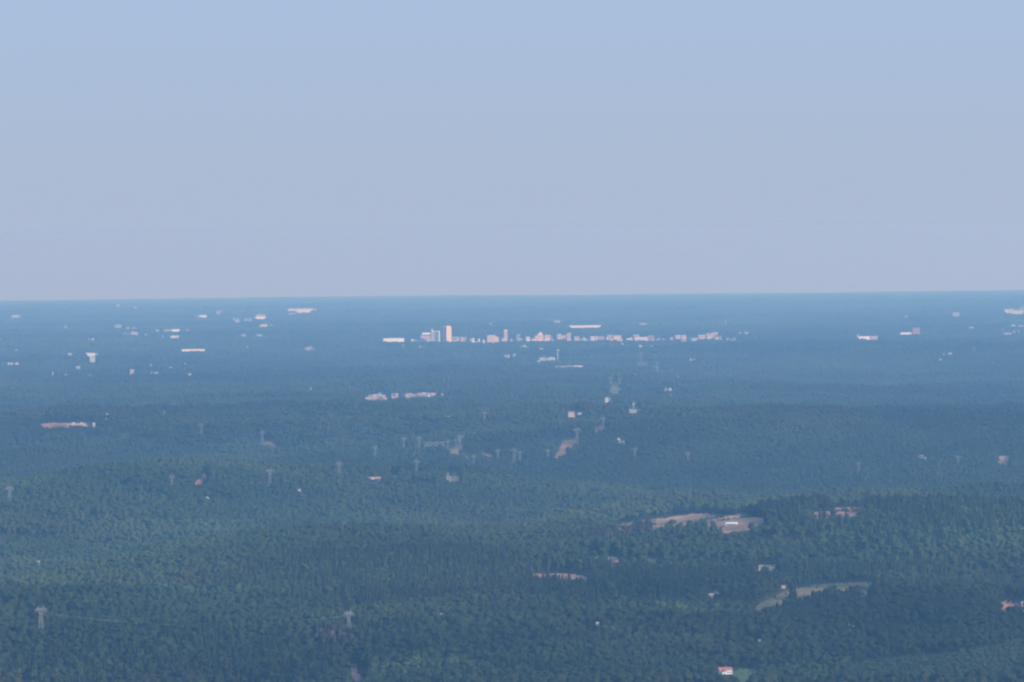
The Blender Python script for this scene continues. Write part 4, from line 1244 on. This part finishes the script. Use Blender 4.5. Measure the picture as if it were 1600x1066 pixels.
HALF = math.radians(6.3)
def grid_points(r0, r1, s, jit=0.9):
    ys = np.arange(r0 * math.cos(HALF), r1, s)
    out = []
    xm = r1 * math.sin(HALF)
    xs = np.arange(-xm, xm, s)
    for k in range(0, len(ys), 200):
        X, Y = np.meshgrid(xs, ys[k:k + 200])
        X = X + (rng.random(X.shape) - .5) * s * jit; Y = Y + (rng.random(Y.shape) - .5) * s * jit
        r = np.hypot(X, Y); th = np.abs(np.arctan2(X, Y))
        ok = (r > r0) & (r < r1) & (th < HALF)
        out.append(np.stack([X[ok], Y[ok]], 1))
    return np.concatenate(out)

PINE_BLOBS = []
def pine_zone(px, py, sx, sy):
    r = float(cast([px], [py], lift=10.0)[3][0]); d = ray(px, py)[0]
    PINE_BLOBS.append((d[0] * r, d[1] * r, sx, sy))
pine_zone(640, 905, 300, 420); pine_zone(500, 895, 160, 330); pine_zone(840, 905, 200, 330); pine_zone(960, 910, 150, 260)
pine_zone(1300, 898, 170, 220); pine_zone(1400, 895, 100, 160); pine_zone(1100, 905, 120, 200)
pine_zone(1200, 945, 60, 100); pine_zone(1150, 812 - 8, 200, 120)
pine_zone(1300, 790, 150, 180); pine_zone(1420, 800, 250, 300)

BROWN = []      # stands of bare or reddish trees, and bright green ones
def stand(px, py, sx_, sy_, col):
    r = float(cast([px], [py], lift=10.0)[3][0]); d = ray(px, py)[0]
    BROWN.append((d[0] * r, d[1] * r, sx_, sy_, col))
stand(522, 1003, 22, 45, (0.055, 0.038, 0.042)); stand(495, 992, 16, 25, (0.045, 0.034, 0.036))
stand(300, 925, 120, 60, (0.045, 0.075, 0.02)); stand(1060, 960, 90, 40, (0.05, 0.07, 0.02))
stand(640, 1045, 70, 60, (0.045, 0.068, 0.022)); stand(990, 995, 60, 30, (0.045, 0.065, 0.022))
stand(985, 836, 45, 60, (0.08, 0.055, 0.045)); stand(1390, 905, 90, 80, (0.04, 0.062, 0.024))
stand(880, 905, 60, 70, (0.05, 0.06, 0.03))

def species(x, y):
    """pine share 0..1"""
    p = 0.32 * vnoise(x, y, 700, 41) + 0.28 * vnoise(x, y, 260, 42) + 0.1 * vnoise(x, y, 1900, 43)
    p = p + 0.2 * vnoise(x, y, 110, 46)
    p = sstep(0.14, 0.42, p) * 0.45
    for (bx, by, sx, sy) in PINE_BLOBS:
        p = np.maximum(p, sstep(0.34, 0.5, np.exp(-((x - bx) / sx) ** 2 - ((y - by) / sy) ** 2) + 0.22 * vnoise(x, y, 240, 45) + 0.14 * vnoise(x, y, 90, 44)) * 0.75)
    return p

def tints(x, y, pine, n):
    broad = np.array([0.0225, 0.0315, 0.0075]); dk = np.array([0.0175, 0.0245, 0.0085])
    g = np.exp(0.42 * vnoise(x, y, 420, 51) + 0.30 * vnoise(x, y, 120, 52) + 0.5 * vnoise(x, y, 1700, 53) + 0.34 * vnoise(x, y, 850, 55))
    g = g * (1 + 0.22 * (rng.random(n) - .5) * 2)
    c = np.where(pine[:, None], dk, broad) * np.clip(g, 0.3, 2.4)[:, None]
    c = c * (1 + 1.3 * sstep(22000, 65000, np.hypot(x, y)))[:, None]  # far foliage painted brighter with distance, standing in for denser haze
    w = vnoise(x, y, 330, 54) * 0.18 + 0.16 * (rng.random(n) - .5) * 2
    c[:, 0] *= 1 + w; c[:, 2] *= 1 - 0.5 * w
    for (bx, by, sx_, sy_, cc) in BROWN:
        k = np.exp(-((x - bx) / sx_) ** 2 - ((y - by) / sy_) ** 2) * (0.6 + 0.6 * rng.random(n))
        k = np.clip(k, 0, 1)[:, None]
        c = c * (1 - k) + np.array(cc) * k * (0.6 + 0.8 * rng.random(n))[:, None]
    return c

# lines of sight that must stay open, and footprints
FOOT = np.array(FOOT)
def blocked(x, y, z, h, rad, wide=False):
    r = np.hypot(x, y)
    bx, by = project(x, y, z); tx, ty = project(x, y, z + h)
    rp = rad / r * F * (0.95 if wide else 0.75)
    bad = np.zeros(len(x), bool); hard = np.zeros(len(x), bool)
    soft = (rng.random(len(x)) < 0.10) & (not wide)
    offs = np.linspace(-1, 1, 7) if wide else (-1, 0, 1)
    for u in (0.0, 0.25, 0.5, 0.75, 1.0):
        yy = by + (ty - by) * u
        j = np.clip(yy.astype(int), 0, NY - 1); iny = (yy >= 0) & (yy < NY)
        for o in offs:
            xx = bx + o * rp
            i = np.clip(xx.astype(int), 0, NX - 1)
            inb = (xx >= 0) & (xx < NX) & iny
            hitm = inb & (MASK[j, i] > r)
            bad |= (hitm & ~soft) if u > 0.7 else hitm
            hard |= inb & (HARD[j, i] > r)
    bad |= hard
    for (fx, fy, fr) in FOOT:
        near = np.abs(y - fy) < fr + rad
        if near.any():
            q = (x - fx) ** 2 + (y - fy) ** 2 < (fr + rad) ** 2
            bad |= q; hard |= q
    return bad, hard

def young_mask(x, y, z):
    px, py = project(x, y, z + 4)
    m = np.zeros(len(x), bool)
    for poly in YOUNG: m |= inside(poly, px, py)
    return m

def zone(r0, r1, s, h, rad, key, names, labels, src_b, src_p, both=True, hvar=0.35):
    P = grid_points(r0, r1, s)
    x, y = P[:, 0], P[:, 1]; z = terrain(x, y)
    n = len(x)
    pine = rng.random(n) < species(x, y)
    sc0 = 0.74 + hvar * 1.25 * rng.random(n) + 0.16 * vnoise(x, y, 300, 61) + 0.2 * vnoise(x, y, 95, 62)
    yg = young_mask(x, y, z) if key == 'a' else np.zeros(n, bool)
    sc0 = np.where(yg, 0.28 + 0.05 * rng.random(n), sc0)
    pine = pine & ~yg
    bad, hard = blocked(x, y, z, h * sc0 * (1.15 if key != 'a' else 1.0), rad * sc0, wide=(key in 'bcd'))
    keep = ~bad
    if key == 'a':
        shrub = bad & (rng.random(n) < 0.22) & (vnoise(x, y, 60, 81) > 0.0)
        sc0 = np.where(shrub, 0.14 + 0.26 * rng.random(n) ** 2, sc0)
        keep |= shrub & ~hard
    # natural small gaps
    keep &= ~((vnoise(x, y, 55, 71) > 0.5) & (rng.random(n) < 0.75)) & (rng.random(n) > 0.05)
    if not both: pine[:] = False
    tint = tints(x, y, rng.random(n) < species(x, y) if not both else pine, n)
    tint[yg] = tint[yg] * 0.4 + np.array([0.045, 0.07, 0.028]) * 0.6
    rot = rng.random(n) * 6.283
    res = []
    for flag, nm, lb, src in ((False, names[0], labels[0], src_b), (True, names[1], labels[1], src_p)):
        q = keep & (pine == flag)
        if src is None or not q.any(): continue
        s2 = sc0[q]
        wide = np.where(yg[q], 2.2, 1.0) * (0.9 + 0.25 * rng.random(q.sum()))
        scl = np.stack([s2 * wide, s2 * wide, s2 * (0.92 + 0.2 * rng.random(q.sum()))], 1)
        pts = np.stack([x[q], y[q], z[q]], 1)
        res.append((nm, pts, rot[q], scl, rng.integers(0, 10 if not flag else 6, q.sum()), tint[q], src, lb))
    return res

near = zone(5750, 13000, 9.0, 18, 4.4, 'a', ('broadleaf_forest', 'pine_forest'),
            ('hazy green broadleaf forest covering the near hills', 'dark blue-green pine woods on the near hills'), SRC['a_broad'], SRC['a_pine'])
mid = zone(13000, 23000, 28, 18, 14, 'b', ('middle_broadleaf_forest', 'middle_pine_forest'),
           ('blue-green forest across the middle distance', 'darker pine stands across the middle distance'), SRC['b_broad'], SRC['b_pine'])
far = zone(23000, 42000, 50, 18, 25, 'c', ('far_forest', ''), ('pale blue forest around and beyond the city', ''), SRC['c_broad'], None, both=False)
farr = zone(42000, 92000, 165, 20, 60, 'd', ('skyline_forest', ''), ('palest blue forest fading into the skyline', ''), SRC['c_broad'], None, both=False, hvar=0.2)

# the nearest trees of all stand as objects of their own
NEAR_MESH = [tri_mesh('broadleaf_tree', broad_tree(rg, 16 + 4 * rg.random(), 4.6 + 1.0 * rg.random()), LEAF_NEAR) for _ in range(8)]
for k_, rec in enumerate(near):
    nm, pts, rot, scl, idx, tint, src, lb = rec
    if nm == 'broadleaf_forest':
        px, py = project(pts[:, 0], pts[:, 1], pts[:, 2] + 17 * scl[:, 2])
        vis = (px > 2) & (px < 1598) & (py < 1062)
        dist = np.hypot(pts[:, 0], pts[:, 1]); dist[~vis] = 1e9
        order = np.argsort(dist)[:280]
        for q in order:
            o = link('broadleaf_tree', NEAR_MESH[int(idx[q]) % 8], None, tuple(pts[q]), float(rot[q]))
            o.scale = tuple(scl[q])
            tag(o, 'green broadleaf tree in the nearest row of the forest along the bottom edge', 'tree', 'nearest forest trees along the bottom edge')
        keepm = np.ones(len(pts), bool); keepm[order] = False
        near[k_] = (nm, pts[keepm], rot[keepm], scl[keepm], idx[keepm], tint[keepm], src, lb)
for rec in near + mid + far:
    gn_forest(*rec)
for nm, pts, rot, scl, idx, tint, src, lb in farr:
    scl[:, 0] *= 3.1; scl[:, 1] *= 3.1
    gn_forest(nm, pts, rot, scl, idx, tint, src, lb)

# ------------------------------------------------------------------ haze
if USE_HAZE:
    zmin = -93000.0 ** 2 / (2 * R_EARTH) - 60
    b = MB(); b.box(-52000, 52000, -400, 94000, zmin, CAM_Z + 14)
    hm = bpy.data.materials.new('haze'); hm.use_nodes = True
    n = hm.node_tree; n.nodes.clear()
    pv = n.nodes.new('ShaderNodeVolumePrincipled'); ou = n.nodes.new('ShaderNodeOutputMaterial')
    pv.inputs['Color'].default_value = HAZE_COLOR + (1,)
    pv.inputs['Density'].default_value = HAZE_DENSITY
    pv.inputs['Density Attribute'].default_value = ''
    pv.inputs['Absorption Color'].default_value = (1, 1, 1, 1)
    pv.inputs['Anisotropy'].default_value = 0.2
    n.links.new(pv.outputs[0], ou.inputs['Volume'])
    tag(b.part('haze', hm), 'thin blue haze filling the air between the mountain and the skyline', 'haze', kind='stuff')
